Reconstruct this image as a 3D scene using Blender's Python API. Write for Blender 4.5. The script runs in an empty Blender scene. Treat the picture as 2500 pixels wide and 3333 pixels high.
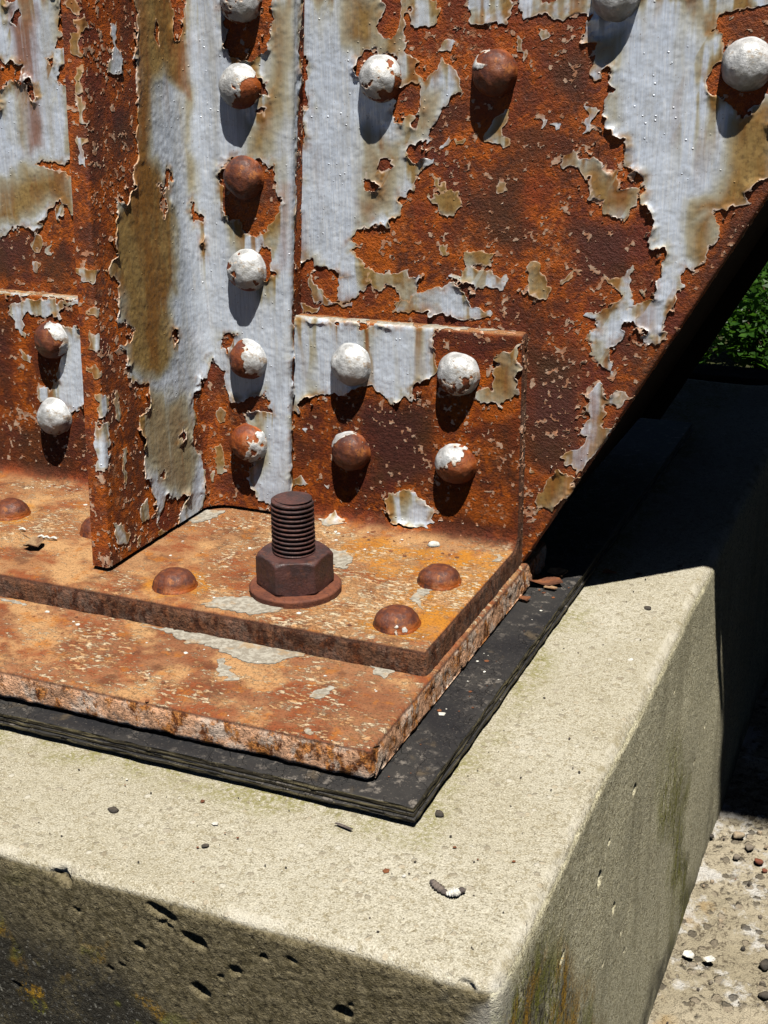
import bpy, bmesh, math
import numpy as np
from mathutils import Matrix, Vector

# ------------------------------------------------------------------ camera, light, exposure
scene = bpy.context.scene
COL = scene.collection
CAM_POS = (0.43724,-0.88781,0.38211)
CAM_ROT = [(0.917075,0.398472,-0.013881),(0.129956,-0.331641,-0.934412),(-0.376941,0.855122,-0.355924)]          # rows: right, down, forward
cd = bpy.data.cameras.new('camera'); cam = bpy.data.objects.new('camera', cd); COL.objects.link(cam)
cd.sensor_fit = 'HORIZONTAL'; cd.sensor_width = 36.0; cd.lens = 61.9200
cd.clip_start = 0.02; cd.clip_end = 500
_r, _d, _f = [Vector(v) for v in CAM_ROT]
M = Matrix(((_r.x, -_d.x, -_f.x), (_r.y, -_d.y, -_f.y), (_r.z, -_d.z, -_f.z))).to_4x4()
M.translation = Vector(CAM_POS); cam.matrix_world = M
scene.camera = cam

SUN_Q, SUN_R = 0.34, 0.20                      # sun direction = (r, -q, 1)
sun_dir = Vector((SUN_R, -SUN_Q, 1.0)).normalized()
elev = math.asin(sun_dir.z); azim = math.atan2(sun_dir.x, sun_dir.y)
w = bpy.data.worlds.new('World'); scene.world = w; w.use_nodes = True
nt = w.node_tree
sky = nt.nodes.new('ShaderNodeTexSky'); sky.sky_type = 'NISHITA'; sky.sun_disc = False
sky.sun_elevation = elev; sky.sun_rotation = azim; sky.air_density = 0.25; sky.dust_density = 0.1
bg = nt.nodes['Background']; bg.inputs['Strength'].default_value = 0.05
nt.links.new(sky.outputs[0], bg.inputs['Color'])
sl = bpy.data.lights.new('sun', 'SUN'); sl.energy = 5.0; sl.angle = math.radians(0.5); sl.color = (1.0, 0.955, 0.88)
so = bpy.data.objects.new('sun', sl); COL.objects.link(so); so.location = (2, -3, 6)
scene.cycles.diffuse_bounces = 0
so.rotation_euler = sun_dir.to_track_quat('Z', 'Y').to_euler()
scene.view_settings.view_transform = 'Standard'; scene.view_settings.look = 'None'
scene.view_settings.exposure = 0.58; scene.view_settings.gamma = 1.0; scene.view_settings.use_curve_mapping = False

# ------------------------------------------------------------------ noise
def _lat(seed, n=128): return np.random.RandomState(seed).rand(n, n).astype(np.float32)
def vn2(a, b, seed, lin=False):
    L = _lat(seed); n = 128
    ia = np.floor(a).astype(np.int64); ib = np.floor(b).astype(np.int64)
    fa = a - ia; fb = b - ib
    if not lin: fa = fa*fa*fa*(fa*(fa*6-15)+10); fb = fb*fb*fb*(fb*(fb*6-15)+10)
    i0 = ia % n; i1 = (ia+1) % n; j0 = ib % n; j1 = (ib+1) % n
    return (L[i0,j0]*(1-fa)+L[i1,j0]*fa)*(1-fb) + (L[i0,j1]*(1-fa)+L[i1,j1]*fa)*fb
def fbm2(a, b, scale, octv, seed, gain=0.5):
    s = 0.; amp = 1.; tot = 0.; f = 1.0/scale
    for o in range(octv):
        ca, sa = math.cos(o*1.1+.3), math.sin(o*1.1+.3)
        s = s + amp*vn2((a*ca-b*sa)*f+17.3*o, (a*sa+b*ca)*f+5.1*o, seed+o*31); tot += amp; amp *= gain; f *= 2.03
    return s/tot
_L3 = {}
def vn3(p, seed):
    if seed not in _L3: _L3[seed] = np.random.RandomState(seed).rand(32, 32, 32).astype(np.float32)
    L = _L3[seed]; i = np.floor(p).astype(np.int64); f = p - i; f = f*f*(3-2*f)
    i0 = i % 32; i1 = (i+1) % 32
    x0, y0, z0 = i0[..., 0], i0[..., 1], i0[..., 2]; x1, y1, z1 = i1[..., 0], i1[..., 1], i1[..., 2]
    fx, fy, fz = f[..., 0], f[..., 1], f[..., 2]
    a = (L[x0,y0,z0]*(1-fx)+L[x1,y0,z0]*fx)*(1-fy)+(L[x0,y1,z0]*(1-fx)+L[x1,y1,z0]*fx)*fy
    b = (L[x0,y0,z1]*(1-fx)+L[x1,y0,z1]*fx)*(1-fy)+(L[x0,y1,z1]*(1-fx)+L[x1,y1,z1]*fx)*fy
    return a*(1-fz)+b*fz
def fbm3(p, scale, octv, seed, gain=0.5):
    s = 0.; amp = 1.; tot = 0.; q = p/scale
    for o in range(octv):
        s = s + amp*vn3(q+7.7*o, seed+o); tot += amp; amp *= gain; q = q*2.03
    return s/tot
def sstep(x, a, b):
    t = np.clip((x-a)/(b-a), 0, 1); return t*t*(3-2*t)

def poly_sd(px, py, mm, m=0.025):
    """signed distance to a polygon (positive inside), -m far away"""
    P = np.array(mm, float).reshape(-1, 2)/1000.0
    out = np.full(px.shape, -m, np.float32)
    lo = P.min(0)-m; hi = P.max(0)+m
    sel = (px > lo[0]) & (px < hi[0]) & (py > lo[1]) & (py < hi[1])
    if not sel.any(): return out
    x = px[sel]; y = py[sel]; d2 = np.full(x.shape, m*m); ins = np.zeros(x.shape, bool)
    Q = np.roll(P, -1, 0)
    for (ax, ay), (bx, by) in zip(P, Q):
        ex, ey = bx-ax, by-ay; L = ex*ex+ey*ey
        if L < 1e-12: continue
        t = np.clip(((x-ax)*ex+(y-ay)*ey)/L, 0, 1)
        d2 = np.minimum(d2, (x-ax-t*ex)**2+(y-ay-t*ey)**2)
        if ay != by:
            c = (ay > y) != (by > y)
            ins ^= c & (x < (bx-ax)*(y-ay)/(by-ay)+ax)
    d = np.sqrt(d2); out[sel] = np.where(ins, d, -d)
    return out

# ------------------------------------------------------------------ mesh helpers
def mesh_np(name, V, F, mats, parent=None, attrs=None, smooth=True):
    me = bpy.data.meshes.new(name); V = np.asarray(V, np.float32)
    me.vertices.add(len(V)); me.vertices.foreach_set('co', V.ravel())
    k = F.shape[1]; me.loops.add(F.size); me.loops.foreach_set('vertex_index', F.astype(np.int32).ravel())
    me.polygons.add(len(F)); me.polygons.foreach_set('loop_start', np.arange(0, F.size, k, dtype=np.int32))
    try: me.polygons.foreach_set('loop_total', np.full(len(F), k, np.int32))
    except Exception: pass
    me.polygons.foreach_set('use_smooth', np.full(len(F), smooth))
    for an, arr in (attrs or {}).items():
        at = me.attributes.new(an, 'FLOAT', 'POINT'); at.data.foreach_set('value', np.asarray(arr, np.float32).ravel())
    me.update(calc_edges=True); me.validate()
    for m in (mats if isinstance(mats, (list, tuple)) else [mats]): me.materials.append(m)
    o = bpy.data.objects.new(name, me); COL.objects.link(o)
    if parent: o.parent = parent
    return o
def bm_obj(name, bm, mat, parent=None, smooth=False):
    me = bpy.data.meshes.new(name); bm.normal_update(); bm.to_mesh(me); bm.free()
    me.materials.append(mat)
    if smooth: me.polygons.foreach_set('use_smooth', np.ones(len(me.polygons), bool))
    o = bpy.data.objects.new(name, me); COL.objects.link(o)
    if parent: o.parent = parent
    return o
def empty(name, loc=(0, 0, 0)):
    o = bpy.data.objects.new(name, None); o.empty_display_size = .02; COL.objects.link(o); o.location = loc; return o
def tag(o, label=None, cat=None, group=None, kind=None):
    if label: o['label'] = label
    if cat: o['category'] = cat; o['kind'] = 'thing'
    if group: o['group'] = group
    if kind: o['kind'] = kind
    return o
def adopt(o, parent):
    """parent o, keeping its world place (parents here are only translated)"""
    o.parent = parent; o.location = Vector(o.location)-Vector(parent.location)
    return o
def grid_faces(n, m, keep=None):
    i = np.arange(n*m).reshape(n, m)
    F = np.stack([i[:-1, :-1], i[1:, :-1], i[1:, 1:], i[:-1, 1:]], -1)
    if keep is not None: F = F[keep]
    return F.reshape(-1, 4)
def compact(V, F, *arrs):
    u, inv = np.unique(F, return_inverse=True)
    return V[u], inv.reshape(F.shape), [a[u] for a in arrs]
def box_bm(bm, lo, hi, bev=0):
    r = bmesh.ops.create_cube(bm, size=1)
    for v in r['verts']:
        v.co = Vector([lo[i]+(v.co[i]+.5)*(hi[i]-lo[i]) for i in range(3)])
    if bev:
        es = list({e for v in r['verts'] for e in v.link_edges})
        bmesh.ops.bevel(bm, geom=es, offset=bev, segments=2, affect='EDGES', profile=.5)
def prism_bm(bm, pts, y0, y1):
    a = [bm.verts.new((x, y0, z)) for x, z in pts]; b = [bm.verts.new((x, y1, z)) for x, z in pts]
    bm.faces.new(a); bm.faces.new(b[::-1]); n = len(pts)
    for i in range(n): bm.faces.new((a[i], b[i], b[(i+1) % n], a[(i+1) % n]))
    bmesh.ops.recalc_face_normals(bm, faces=bm.faces[:])

# ------------------------------------------------------------------ materials
class MT:
    def __init__(s, name):
        s.m = bpy.data.materials.new(name); s.m.use_nodes = True; s.t = s.m.node_tree; s.t.nodes.clear()
        s.out = s.t.nodes.new('ShaderNodeOutputMaterial'); s.p = s.t.nodes.new('ShaderNodeBsdfPrincipled')
        s.t.links.new(s.p.outputs[0], s.out.inputs[0])
        s.co = s.t.nodes.new('ShaderNodeTexCoord').outputs['Object']
    def new(s, typ, **kw):
        n = s.t.nodes.new(typ)
        for k, v in kw.items(): setattr(n, k, v)
        return n
    def set(s, sock, v):
        if v is None: return
        if hasattr(v, 'is_linked'): s.t.links.new(v, sock)
        elif isinstance(v, (tuple, list)) and len(v) == 3 and len(getattr(sock, 'default_value', (0,0,0))) == 4: sock.default_value = (*v, 1)
        else: sock.default_value = v
    def attr(s, name): return s.new('ShaderNodeAttribute', attribute_name=name).outputs['Fac']
    def map(s, scale, rot=(0, 0, 0)):
        n = s.new('ShaderNodeMapping'); n.inputs['Scale'].default_value = scale; n.inputs['Rotation'].default_value = rot
        s.t.links.new(s.co, n.inputs[0]); return n.outputs[0]
    def noise(s, scale, detail=4, rough=.55, vec=None, dist=0):
        n = s.new('ShaderNodeTexNoise'); s.set(n.inputs['Vector'], vec or s.co)
        n.inputs['Scale'].default_value = scale; n.inputs['Detail'].default_value = detail
        n.inputs['Roughness'].default_value = rough; n.inputs['Distortion'].default_value = dist
        return n.outputs['Fac']
    def voro(s, scale, feature='F1', out='Distance', vec=None, rnd=1.0):
        n = s.new('ShaderNodeTexVoronoi', feature=feature); s.set(n.inputs['Vector'], vec or s.co)
        n.inputs['Scale'].default_value = scale; n.inputs['Randomness'].default_value = rnd
        return n.outputs[out]
    def math(s, op, a, b=None, c=None, clamp=False):
        n = s.new('ShaderNodeMath', operation=op, use_clamp=clamp)
        for i, v in enumerate((a, b, c)):
            if v is not None: s.set(n.inputs[i], v)
        return n.outputs[0]
    def mul(s, a, b): return s.math('MULTIPLY', a, b)
    def add(s, a, b): return s.math('ADD', a, b)
    def ss(s, v, lo, hi, a=0., b=1.):
        n = s.new('ShaderNodeMapRange', interpolation_type='SMOOTHSTEP')
        s.set(n.inputs[0], v); n.inputs[1].default_value = lo; n.inputs[2].default_value = hi
        n.inputs[3].default_value = a; n.inputs[4].default_value = b
        return n.outputs[0]
    def mix(s, f, a, b, blend='MIX'):
        n = s.new('ShaderNodeMix', data_type='RGBA', blend_type=blend)
        s.set(n.inputs[0], f); s.set(n.inputs[6], a); s.set(n.inputs[7], b); return n.outputs[2]
    def sep(s, v):
        n = s.new('ShaderNodeSeparateXYZ'); s.set(n.inputs[0], v); return n.outputs
    def nz(s): return s.sep(s.new('ShaderNodeNewGeometry').outputs['Normal'])[2]
    def bump(s, h, dist, strength=1., prev=None):
        n = s.new('ShaderNodeBump'); n.inputs['Strength'].default_value = strength; n.inputs['Distance'].default_value = dist
        s.set(n.inputs['Height'], h)
        if prev is not None: s.t.links.new(prev, n.inputs['Normal'])
        return n.outputs[0]
    def fin(s, col, rough, normal=None, spec=.3, metal=0.):
        s.set(s.p.inputs['Base Color'], col); s.set(s.p.inputs['Roughness'], rough)
        s.set(s.p.inputs['Specular IOR Level'], spec); s.set(s.p.inputs['Metallic'], metal)
        if normal is not None: s.t.links.new(normal, s.p.inputs['Normal'])
        return s.m

def rust_nodes(m):
    big = m.noise(13, 4, .55); mid = m.noise(60, 4, .6); fine = m.noise(520, 3, .7); spk = m.noise(1300, 2, .6)
    dark = m.attr('dark'); sd = m.attr('sd'); og = m.attr('orange')
    pur = m.noise(17, 4, .6, vec=m.map((1, 1, 1), (.4, .9, .2)))
    drip = m.noise(1, 4, .6, vec=m.map((34, 34, 12), (0, 0, 0)))
    col = m.mix(m.ss(big, .36, .60), (.235, .040, .006), (.115, .026, .008))
    col = m.mix(m.mul(m.ss(drip, .40, .60), .75), col, (.075, .021, .009))
    col = m.mix(m.mul(m.ss(pur, .48, .62), .7), col, (.120, .022, .013))
    near = m.mul(m.ss(sd, -6.5, -.2), m.ss(m.noise(50, 4, .6), .38, .60))
    ov = m.math('MAXIMUM', m.mul(near, .85), m.mul(og, m.ss(mid, .25, .5)))
    not_dark = m.math('SUBTRACT', 1.0, m.mul(dark, .85))  # holds the brighter rust tones back in the dark brown zones
    col = m.mix(m.mul(m.mul(m.ss(mid, .54, .68), .32), not_dark), col, (.37, .075, .006))
    col = m.mix(m.mul(ov, not_dark), col, (.52, .115, .005))
    col = m.mix(m.mul(m.mul(m.ss(m.noise(210, 4, .7), .56, .70), .26), not_dark), col, (.33, .075, .009))
    scf = m.mul(m.ss(m.noise(24, 4, .6), .54, .68), m.ss(m.noise(190, 4, .75), .50, .62))
    col = m.mix(m.mul(m.mul(scf, .6), not_dark), col, (.48, .235, .12))
    dk = m.mul(dark, m.ss(m.noise(34, 4, .6), .08, .40))
    col = m.mix(m.mul(dk, .92), col, m.mix(m.ss(pur, .40, .60), (.062, .026, .010), (.075, .023, .016)))
    col = m.mix(m.ss(fine, .30, .50, .6, 0.), col, (.034, .012, .006))
    pit = m.noise(300, 3, .6, vec=m.map((1, 1, 1.5)))
    col = m.mix(m.mul(m.ss(pit, .58, .70), .5), col, (.036, .013, .007))
    col = m.mix(m.mul(m.ss(m.noise(520, 4, .7, vec=m.map((1, 1, .8))), .66, .71), m.ss(m.noise(17, 3, .6), .40, .60, .15, .8)), col, (.52, .27, .15))
    h = m.add(m.mul(fine, .8), m.add(m.mul(spk, .3), m.add(m.mul(mid, .3), m.mul(pit, -.5))))
    return col, m.bump(h, .0012, 1.0), m.ss(big, .3, .7, .72, .52)

def paint_nodes(m):
    sd = m.attr('sd'); st = m.attr('stain'); rd = m.attr('red'); fl = m.attr('fleck'); tp = m.attr('top')
    streak = m.noise(1, 5, .6, vec=m.map((130, 130, 7)))
    base = m.mix(m.ss(m.noise(22, 5, .62), .34, .66), (.56, .625, .73), (.68, .75, .86))
    brush = m.noise(1, 4, .65, vec=m.map((900, 900, 45)))
    base = m.mix(m.mul(m.ss(brush, .50, .64), .6), base, (.80, .825, .86))
    base = m.mix(m.mul(m.ss(brush, .48, .36), .5), base, (.47, .50, .555))
    base = m.mix(m.mul(m.ss(m.noise(70, 5, .7), .55, .70), .45), base, (.47, .485, .50))
    base = m.mix(m.ss(m.noise(1, 4, .6, vec=m.map((60, 60, 9))), .50, .72, 0., .5), base, (.43, .40, .31))
    tan = m.mix(m.ss(m.noise(1, 5, .65, vec=m.map((45, 45, 13))), .36, .62), (.225, .100, .016), (.31, .20, .065))
    tan = m.mix(m.ss(m.noise(300, 3, .6), .35, .5, .5, 0.), tan, (.085, .048, .015))
    sf = m.math('MULTIPLY', st, m.ss(m.add(streak, m.mul(m.math('SUBTRACT', st, .5), .25)), .16, .52, .5, 1.0), clamp=True)
    col = m.mix(m.ss(sf, .02, .45), base, (.43, .405, .305))
    col = m.mix(m.ss(sf, .25, .85), col, tan)
    col = m.mix(m.mul(rd, m.ss(m.noise(1, 4, .6, vec=m.map((140, 140, 14))), .22, .55)), col, (.235, .070, .011))
    bl = m.mul(m.ss(sd, 8.0, .5), m.ss(m.noise(75, 4, .6), .46, .64))
    col = m.mix(m.mul(bl, .6), col, (.33, .15, .035))
    rim = m.mul(m.ss(sd, 1.1, .15, 0., .9), m.ss(m.noise(140, 3, .6), .36, .52))
    col = m.mix(rim, col, m.mix(m.math('MAXIMUM', sf, m.ss(m.noise(50, 3), .5, .6)), (.72, .70, .68), (.58, .36, .20)))
    mort = m.mix(m.ss(m.noise(260, 4, .7), .42, .60), (.23, .205, .165), (.37, .345, .29))
    mort = m.mix(m.ss(m.noise(60, 4, .65), .52, .66, 0., .7), mort, (.34, .22, .11))
    col = m.mix(tp, col, mort)
    col = m.mix(fl, col, m.mix(m.ss(m.noise(230, 2), .42, .58), (.42, .20, .11), (.50, .34, .24)))
    col = m.mix(m.ss(m.noise(700, 3, .7), .66, .71, 0., .8), col, (.16, .075, .03))
    h = m.add(m.mul(brush, .30), m.add(m.mul(m.noise(90, 3, .5), .22), m.mul(m.ss(m.voro(170), .15, .04), m.ss(m.noise(35, 2), .50, .60))))
    return col, m.bump(h, .0012, .6), m.ss(m.math('MAXIMUM', sf, tp), 0, 1, .36, .65)

def make_rust():
    m = MT('rusted_steel'); c, n, r = rust_nodes(m); return m.fin(c, r, n, .35)
def make_paint():
    m = MT('flaking_silver_paint'); c, n, r = paint_nodes(m); return m.fin(c, r, n, .45, m.ss(m.math('MAXIMUM', m.attr('stain'), m.math('MAXIMUM', m.attr('top'), m.attr('fleck'))), .0, .4, .18, .0))
def make_shelf_rust(name, pale=.5):
    """rust on the horizontal foot: walked-on, dusty, with pale mill residue; edges carry peach scale"""
    m = MT(name); c, n, r = rust_nodes(m)
    top = m.attr('top'); side = m.attr('side'); og = m.attr('orange')
    vx = m.map((.55, 1.1, 1.3), (0, 0, .25))
    big = m.noise(13, 5, .6); mid = m.noise(60, 5, .65)
    t = m.mix(m.ss(big, .36, .60), (.28, .115, .045), (.355, .19, .088)) if pale < .5 else m.mix(m.ss(big, .36, .60), (.21, .080, .036), (.30, .140, .066))
    red = m.ss(m.noise(26, 5, .65, vec=m.map((.8, 1.2, 1), (0, 0, .2))), .47, .62)
    t = m.mix(m.mul(red, .85), t, (.230, .058, .018))
    t = m.mix(m.mul(m.ss(m.noise(40, 4, .65, vec=m.map((1, 1, 1), (0, .3, .9))), .52, .66), .7), t, (.105, .040, .020))
    t = m.mix(m.mul(m.ss(m.noise(19, 4, .6), .50, .62), .8), t, (.50, .29, .13))
    t = m.mix(m.mul(m.ss(m.noise(55, 5, .65), .54, .66), .6), t, (.40, .135, .016))
    t = m.mix(m.mul(og, m.ss(m.noise(45, 5, .65), .32, .58)), t, (.46, .185, .018))
    fine = m.noise(700, 3, .7)
    t = m.mix(m.ss(fine, .34, .50, .6, 0.), t, (.085, .030, .013))
    pl = m.noise(310, 6, .75, vec=vx); zone = m.ss(m.noise(9, 5, .65, vec=m.map((1, 1, 1), (0, 0, .5))), .38, .62, .070, -.065)
    pf = m.ss(m.math('SUBTRACT', pl, zone), .522, .60)
    t = m.mix(m.mul(pf, .85), t, m.mix(m.ss(m.noise(90, 2), .4, .6), (.50, .28, .13), (.60, .50, .34)))
    # edge scale
    es = m.noise(190, 5, .7, vec=m.map((1, 1, .55)))
    e = m.mix(m.ss(es, .42, .54), (.140, .042, .012), (.60, .24, .065)) if pale > .5 else m.mix(m.ss(es, .44, .60), (.062, .022, .011), (.150, .046, .016))
    pk = m.mul(m.ss(m.noise(120, 5, .74, vec=m.map((.8, .8, .5))), .41, .52), pale)
    e = m.mix(pk, e, m.mix(m.ss(m.noise(60, 3), .45, .6), (.74, .42, .25), (.72, .56, .44)))
    e = m.mix(m.ss(m.noise(520, 3, .7), .35, .48, .7, 0.), e, (.035, .014, .009))
    e = m.mix(m.mul(m.ss(side, .97, .45), .9), e, (.060, .024, .014))
    col = m.mix(top, c, t); col = m.mix(m.ss(side, .15, .5), col, e)
    nb = m.bump(m.add(m.mul(pf, .5), m.mul(m.noise(420, 4, .7), .8)), .0009, 1.0, n)
    return m.fin(col, .8, nb, .22)
def make_rivet():
    m = MT('rivet_rust_and_paint'); c, n, r = rust_nodes(m); c2, n2, r2 = paint_nodes(m)
    cv = m.attr('cover'); br = m.attr('brown')
    foot = m.attr('foot'); br = m.mul(br, m.math('SUBTRACT', 1., m.mul(foot, m.ss(m.noise(90, 4, .6), .38, .55))))
    c = m.mix(m.mul(br, .88), c, m.mix(m.ss(m.noise(180, 4, .65), .40, .62), (.048, .020, .018), (.125, .038, .018)))
    c = m.mix(m.mul(br, m.mul(m.ss(m.noise(110, 4, .7), .56, .66), .7)), c, (.36, .12, .025))
    f = m.ss(m.add(cv, m.mul(m.math('SUBTRACT', m.noise(520, 3, .6), .5), .28)), -.03, .03)
    rim = m.mul(m.ss(cv, .16, .02), m.ss(cv, -.04, .0))
    white = m.mix(m.ss(m.noise(70, 4, .6), .36, .62), (.36, .365, .365), (.66, .67, .68)); white = m.mix(m.ss(m.noise(45, 5, .7), .52, .66, 0., .7), white, (.30, .29, .26)); white = m.mix(m.ss(m.noise(300, 4, .7), .60, .70, 0., .7), white, (.22, .19, .16)); white = m.mix(m.mul(m.ss(m.noise(90, 4, .7), .58, .68), .6), white, (.36, .22, .10))
    col = m.mix(f, c, m.mix(m.mul(rim, .8), white, (.68, .56, .44)))
    nb = m.bump(m.add(f, m.add(m.mul(m.noise(200, 4, .65), .9), m.mul(m.noise(700, 3, .7), .35))), .0008, 1.0)
    return m.fin(col, m.ss(m.noise(120, 4, .65), .35, .65, .46, .70), nb, .42, m.mul(f, .32))
def make_dark_steel(name='shaded_dark_steel', col=(.014, .008, .006)):  # steel taken down to near black so its colour deepens the shade
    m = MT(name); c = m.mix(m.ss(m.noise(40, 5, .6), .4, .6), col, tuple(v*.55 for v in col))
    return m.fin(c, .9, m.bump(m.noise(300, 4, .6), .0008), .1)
def make_bolt():
    m = MT('dark_bolt_steel')
    c = m.mix(m.ss(m.noise(70, 5, .65), .40, .62), (.040, .021, .021), (.082, .032, .027))
    c = m.mix(m.mul(m.ss(m.noise(190, 4, .7), .56, .66), .4), c, (.17, .058, .026))
    c = m.mix(m.ss(m.noise(600, 3, .7), .34, .46, .6, 0.), c, (.022, .012, .011))
    c = m.mix(m.ss(m.noise(500, 3, .7), .69, .73, 0., .5), c, (.38, .24, .17))
    return m.fin(c, m.ss(m.noise(130, 3), .3, .7, .42, .7), m.bump(m.noise(520, 4, .65), .0006, .8), .5)
def make_washer():
    m = MT('rusty_washer_steel')
    c = m.mix(m.ss(m.noise(80, 5, .65), .40, .62), (.105, .036, .022), (.165, .055, .028))
    c = m.mix(m.ss(m.noise(400, 4, .7), .36, .48, .7, 0.), c, (.055, .022, .016))
    return m.fin(c, .75, m.bump(m.noise(520, 4, .65), .0006, .9), .3)
def make_rubber():
    m = MT('weathered_black_rubber')
    w1 = m.noise(9, 5, .65); w2 = m.noise(140, 5, .7)
    wv = m.new('ShaderNodeVectorMath', operation='ADD'); m.set(wv.inputs[0], m.co)
    nn = m.new('ShaderNodeTexNoise'); nn.inputs['Scale'].default_value = 60; m.set(nn.inputs['Vector'], m.co)
    sc = m.new('ShaderNodeVectorMath', operation='SCALE'); m.set(sc.inputs[0], nn.outputs['Color']); sc.inputs['Scale'].default_value = .012
    m.set(wv.inputs[1], sc.outputs[0])
    cr = m.voro(75, 'DISTANCE_TO_EDGE', vec=wv.outputs[0]); cr2 = m.voro(200, 'DISTANCE_TO_EDGE', vec=wv.outputs[0])
    c = m.mix(m.ss(w1, .36, .66), (.011, .011, .013), (.034, .032, .030))
    c = m.mix(m.mul(m.ss(w2, .54, .66), m.ss(w1, .40, .60)), c, (.17, .15, .13))
    c = m.mix(m.ss(m.noise(800, 3, .7), .62, .70, 0., .7), c, (.17, .145, .12))
    c = m.mix(m.mul(m.ss(m.noise(34, 4, .6), .60, .70), .45), c, (.13, .095, .055))
    crack = m.mul(m.math('MAXIMUM', m.mul(m.ss(cr, .016, .0), m.ss(m.noise(16, 3), .44, .54)), m.mul(m.ss(cr2, .03, .0), m.ss(m.noise(20, 3), .47, .58))), m.ss(m.noise(70, 3), .38, .5))
    c = m.mix(m.mul(crack, .8), c, (.006, .006, .006))
    sd = m.attr('side')
    lay = m.noise(1, 4, .6, vec=m.map((40, 40, 700)))
    e = m.mix(m.ss(lay, .46, .58), (.020, .016, .010), (.105, .088, .045))
    e = m.mix(m.ss(m.noise(500, 3, .7), .58, .68, 0., .6), e, (.21, .18, .10))
    c = m.mix(sd, c, e)
    h = m.add(m.mul(crack, -1.2), m.add(m.mul(m.noise(300, 4, .6), .4), m.mul(m.mul(lay, sd), 1.5)))
    return m.fin(c, .62, m.bump(h, .0009, .9), .35)
def make_concrete():
    m = MT('weathered_concrete')
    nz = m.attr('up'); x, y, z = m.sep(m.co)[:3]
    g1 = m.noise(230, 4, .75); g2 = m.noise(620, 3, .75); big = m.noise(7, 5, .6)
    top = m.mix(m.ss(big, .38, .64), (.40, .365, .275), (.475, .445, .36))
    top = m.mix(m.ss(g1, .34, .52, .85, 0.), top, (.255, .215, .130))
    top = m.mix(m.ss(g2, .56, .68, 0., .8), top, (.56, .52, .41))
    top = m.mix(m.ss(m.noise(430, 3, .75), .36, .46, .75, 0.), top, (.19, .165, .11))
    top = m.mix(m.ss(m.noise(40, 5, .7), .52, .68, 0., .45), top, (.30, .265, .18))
    g3 = m.noise(1050, 2, .6)
    top = m.mix(m.ss(g3, .54, .66, 0., .75), top, (.62, .585, .48)); top = m.mix(m.ss(g3, .46, .35, 0., .7), top, (.215, .19, .13))
    vc = m.new('ShaderNodeTexVoronoi'); m.set(vc.inputs['Vector'], m.map((1, 1, 1), (.2, .1, .6))); vc.inputs['Scale'].default_value = 150
    cid = m.sep(vc.outputs['Color'])
    peb = m.mul(m.ss(m.add(vc.outputs['Distance'], m.mul(m.noise(500, 2), .35)), .50, .40), m.ss(cid[0], .74, .76))
    pc = m.mix(m.ss(cid[1], .35, .65), (.26, .225, .165), (.42, .36, .26)); pc = m.mix(m.ss(cid[2], .84, .86), pc, (.55, .52, .44))
    top = m.mix(m.mul(peb, .75), top, pc)
    vb = m.new('ShaderNodeTexVoronoi'); m.set(vb.inputs['Vector'], m.map((1, 1.3, 1), (.1, .3, .2))); vb.inputs['Scale'].default_value = 74
    bid = m.sep(vb.outputs['Color']); pb = m.mul(m.ss(m.add(vb.outputs['Distance'], m.mul(m.noise(230, 3), .5)), .47, .41), m.ss(bid[0], .80, .81))
    top = m.mix(m.mul(pb, .7), top, m.mix(m.ss(bid[1], .4, .6), (.24, .20, .14), (.35, .31, .24)))
    bleach = m.mul(m.attr('edge'), m.ss(m.noise(32, 5, .65), .46, .60))
    top = m.mix(m.mul(bleach, .5), top, (.56, .53, .45))
    ew = m.mul(m.attr('edge'), m.ss(m.noise(45, 4, .65), .52, .66))
    top = m.mix(m.mul(ew, .55), top, (.235, .195, .105))
    top = m.mix(m.mul(m.attr('padline'), m.mul(m.ss(m.noise(28, 5, .7), .36, .6), m.ss(m.noise(330, 4, .75), .40, .56))), top, (.23, .21, .085))
    gl = m.mul(m.ss(m.noise(14, 4, .6), .58, .70), .55)
    top = m.mix(m.mul(gl, m.ss(x, .0, -.25)), top, (.32, .29, .10))
    # vertical faces: dark front, paler right face, soot, mustard and green lichen
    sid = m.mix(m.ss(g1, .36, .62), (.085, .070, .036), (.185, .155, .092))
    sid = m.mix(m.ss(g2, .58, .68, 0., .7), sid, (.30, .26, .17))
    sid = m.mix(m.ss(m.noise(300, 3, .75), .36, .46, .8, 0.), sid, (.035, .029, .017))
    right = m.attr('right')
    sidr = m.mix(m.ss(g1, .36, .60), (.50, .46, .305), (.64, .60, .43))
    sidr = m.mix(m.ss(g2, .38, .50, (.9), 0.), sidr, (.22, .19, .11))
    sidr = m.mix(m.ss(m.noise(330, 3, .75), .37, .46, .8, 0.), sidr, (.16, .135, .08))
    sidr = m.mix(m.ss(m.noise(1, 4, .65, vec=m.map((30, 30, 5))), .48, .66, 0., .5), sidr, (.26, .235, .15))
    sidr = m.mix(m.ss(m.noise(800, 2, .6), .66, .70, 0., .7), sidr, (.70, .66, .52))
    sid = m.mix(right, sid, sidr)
    alg = m.attr('algae'); sp = m.noise(330, 4, .75)
    af = m.math('MULTIPLY', alg, m.ss(m.add(m.mul(m.noise(26, 5, .65), .6), m.mul(sp, .4)), .36, .54), clamp=True)
    sid = m.mix(m.mul(af, .92), sid, m.mix(m.ss(sp, .56, .66), (.022, .021, .018), (.17, .165, .145)))
    lf = m.attr('lichen'); lm = m.math('MULTIPLY', lf, m.ss(m.add(m.mul(m.noise(1, 5, .7, vec=m.map((90, 90, 26))), .5), m.mul(m.noise(420, 4, .75), .5)), .45, .53), clamp=True)
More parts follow.
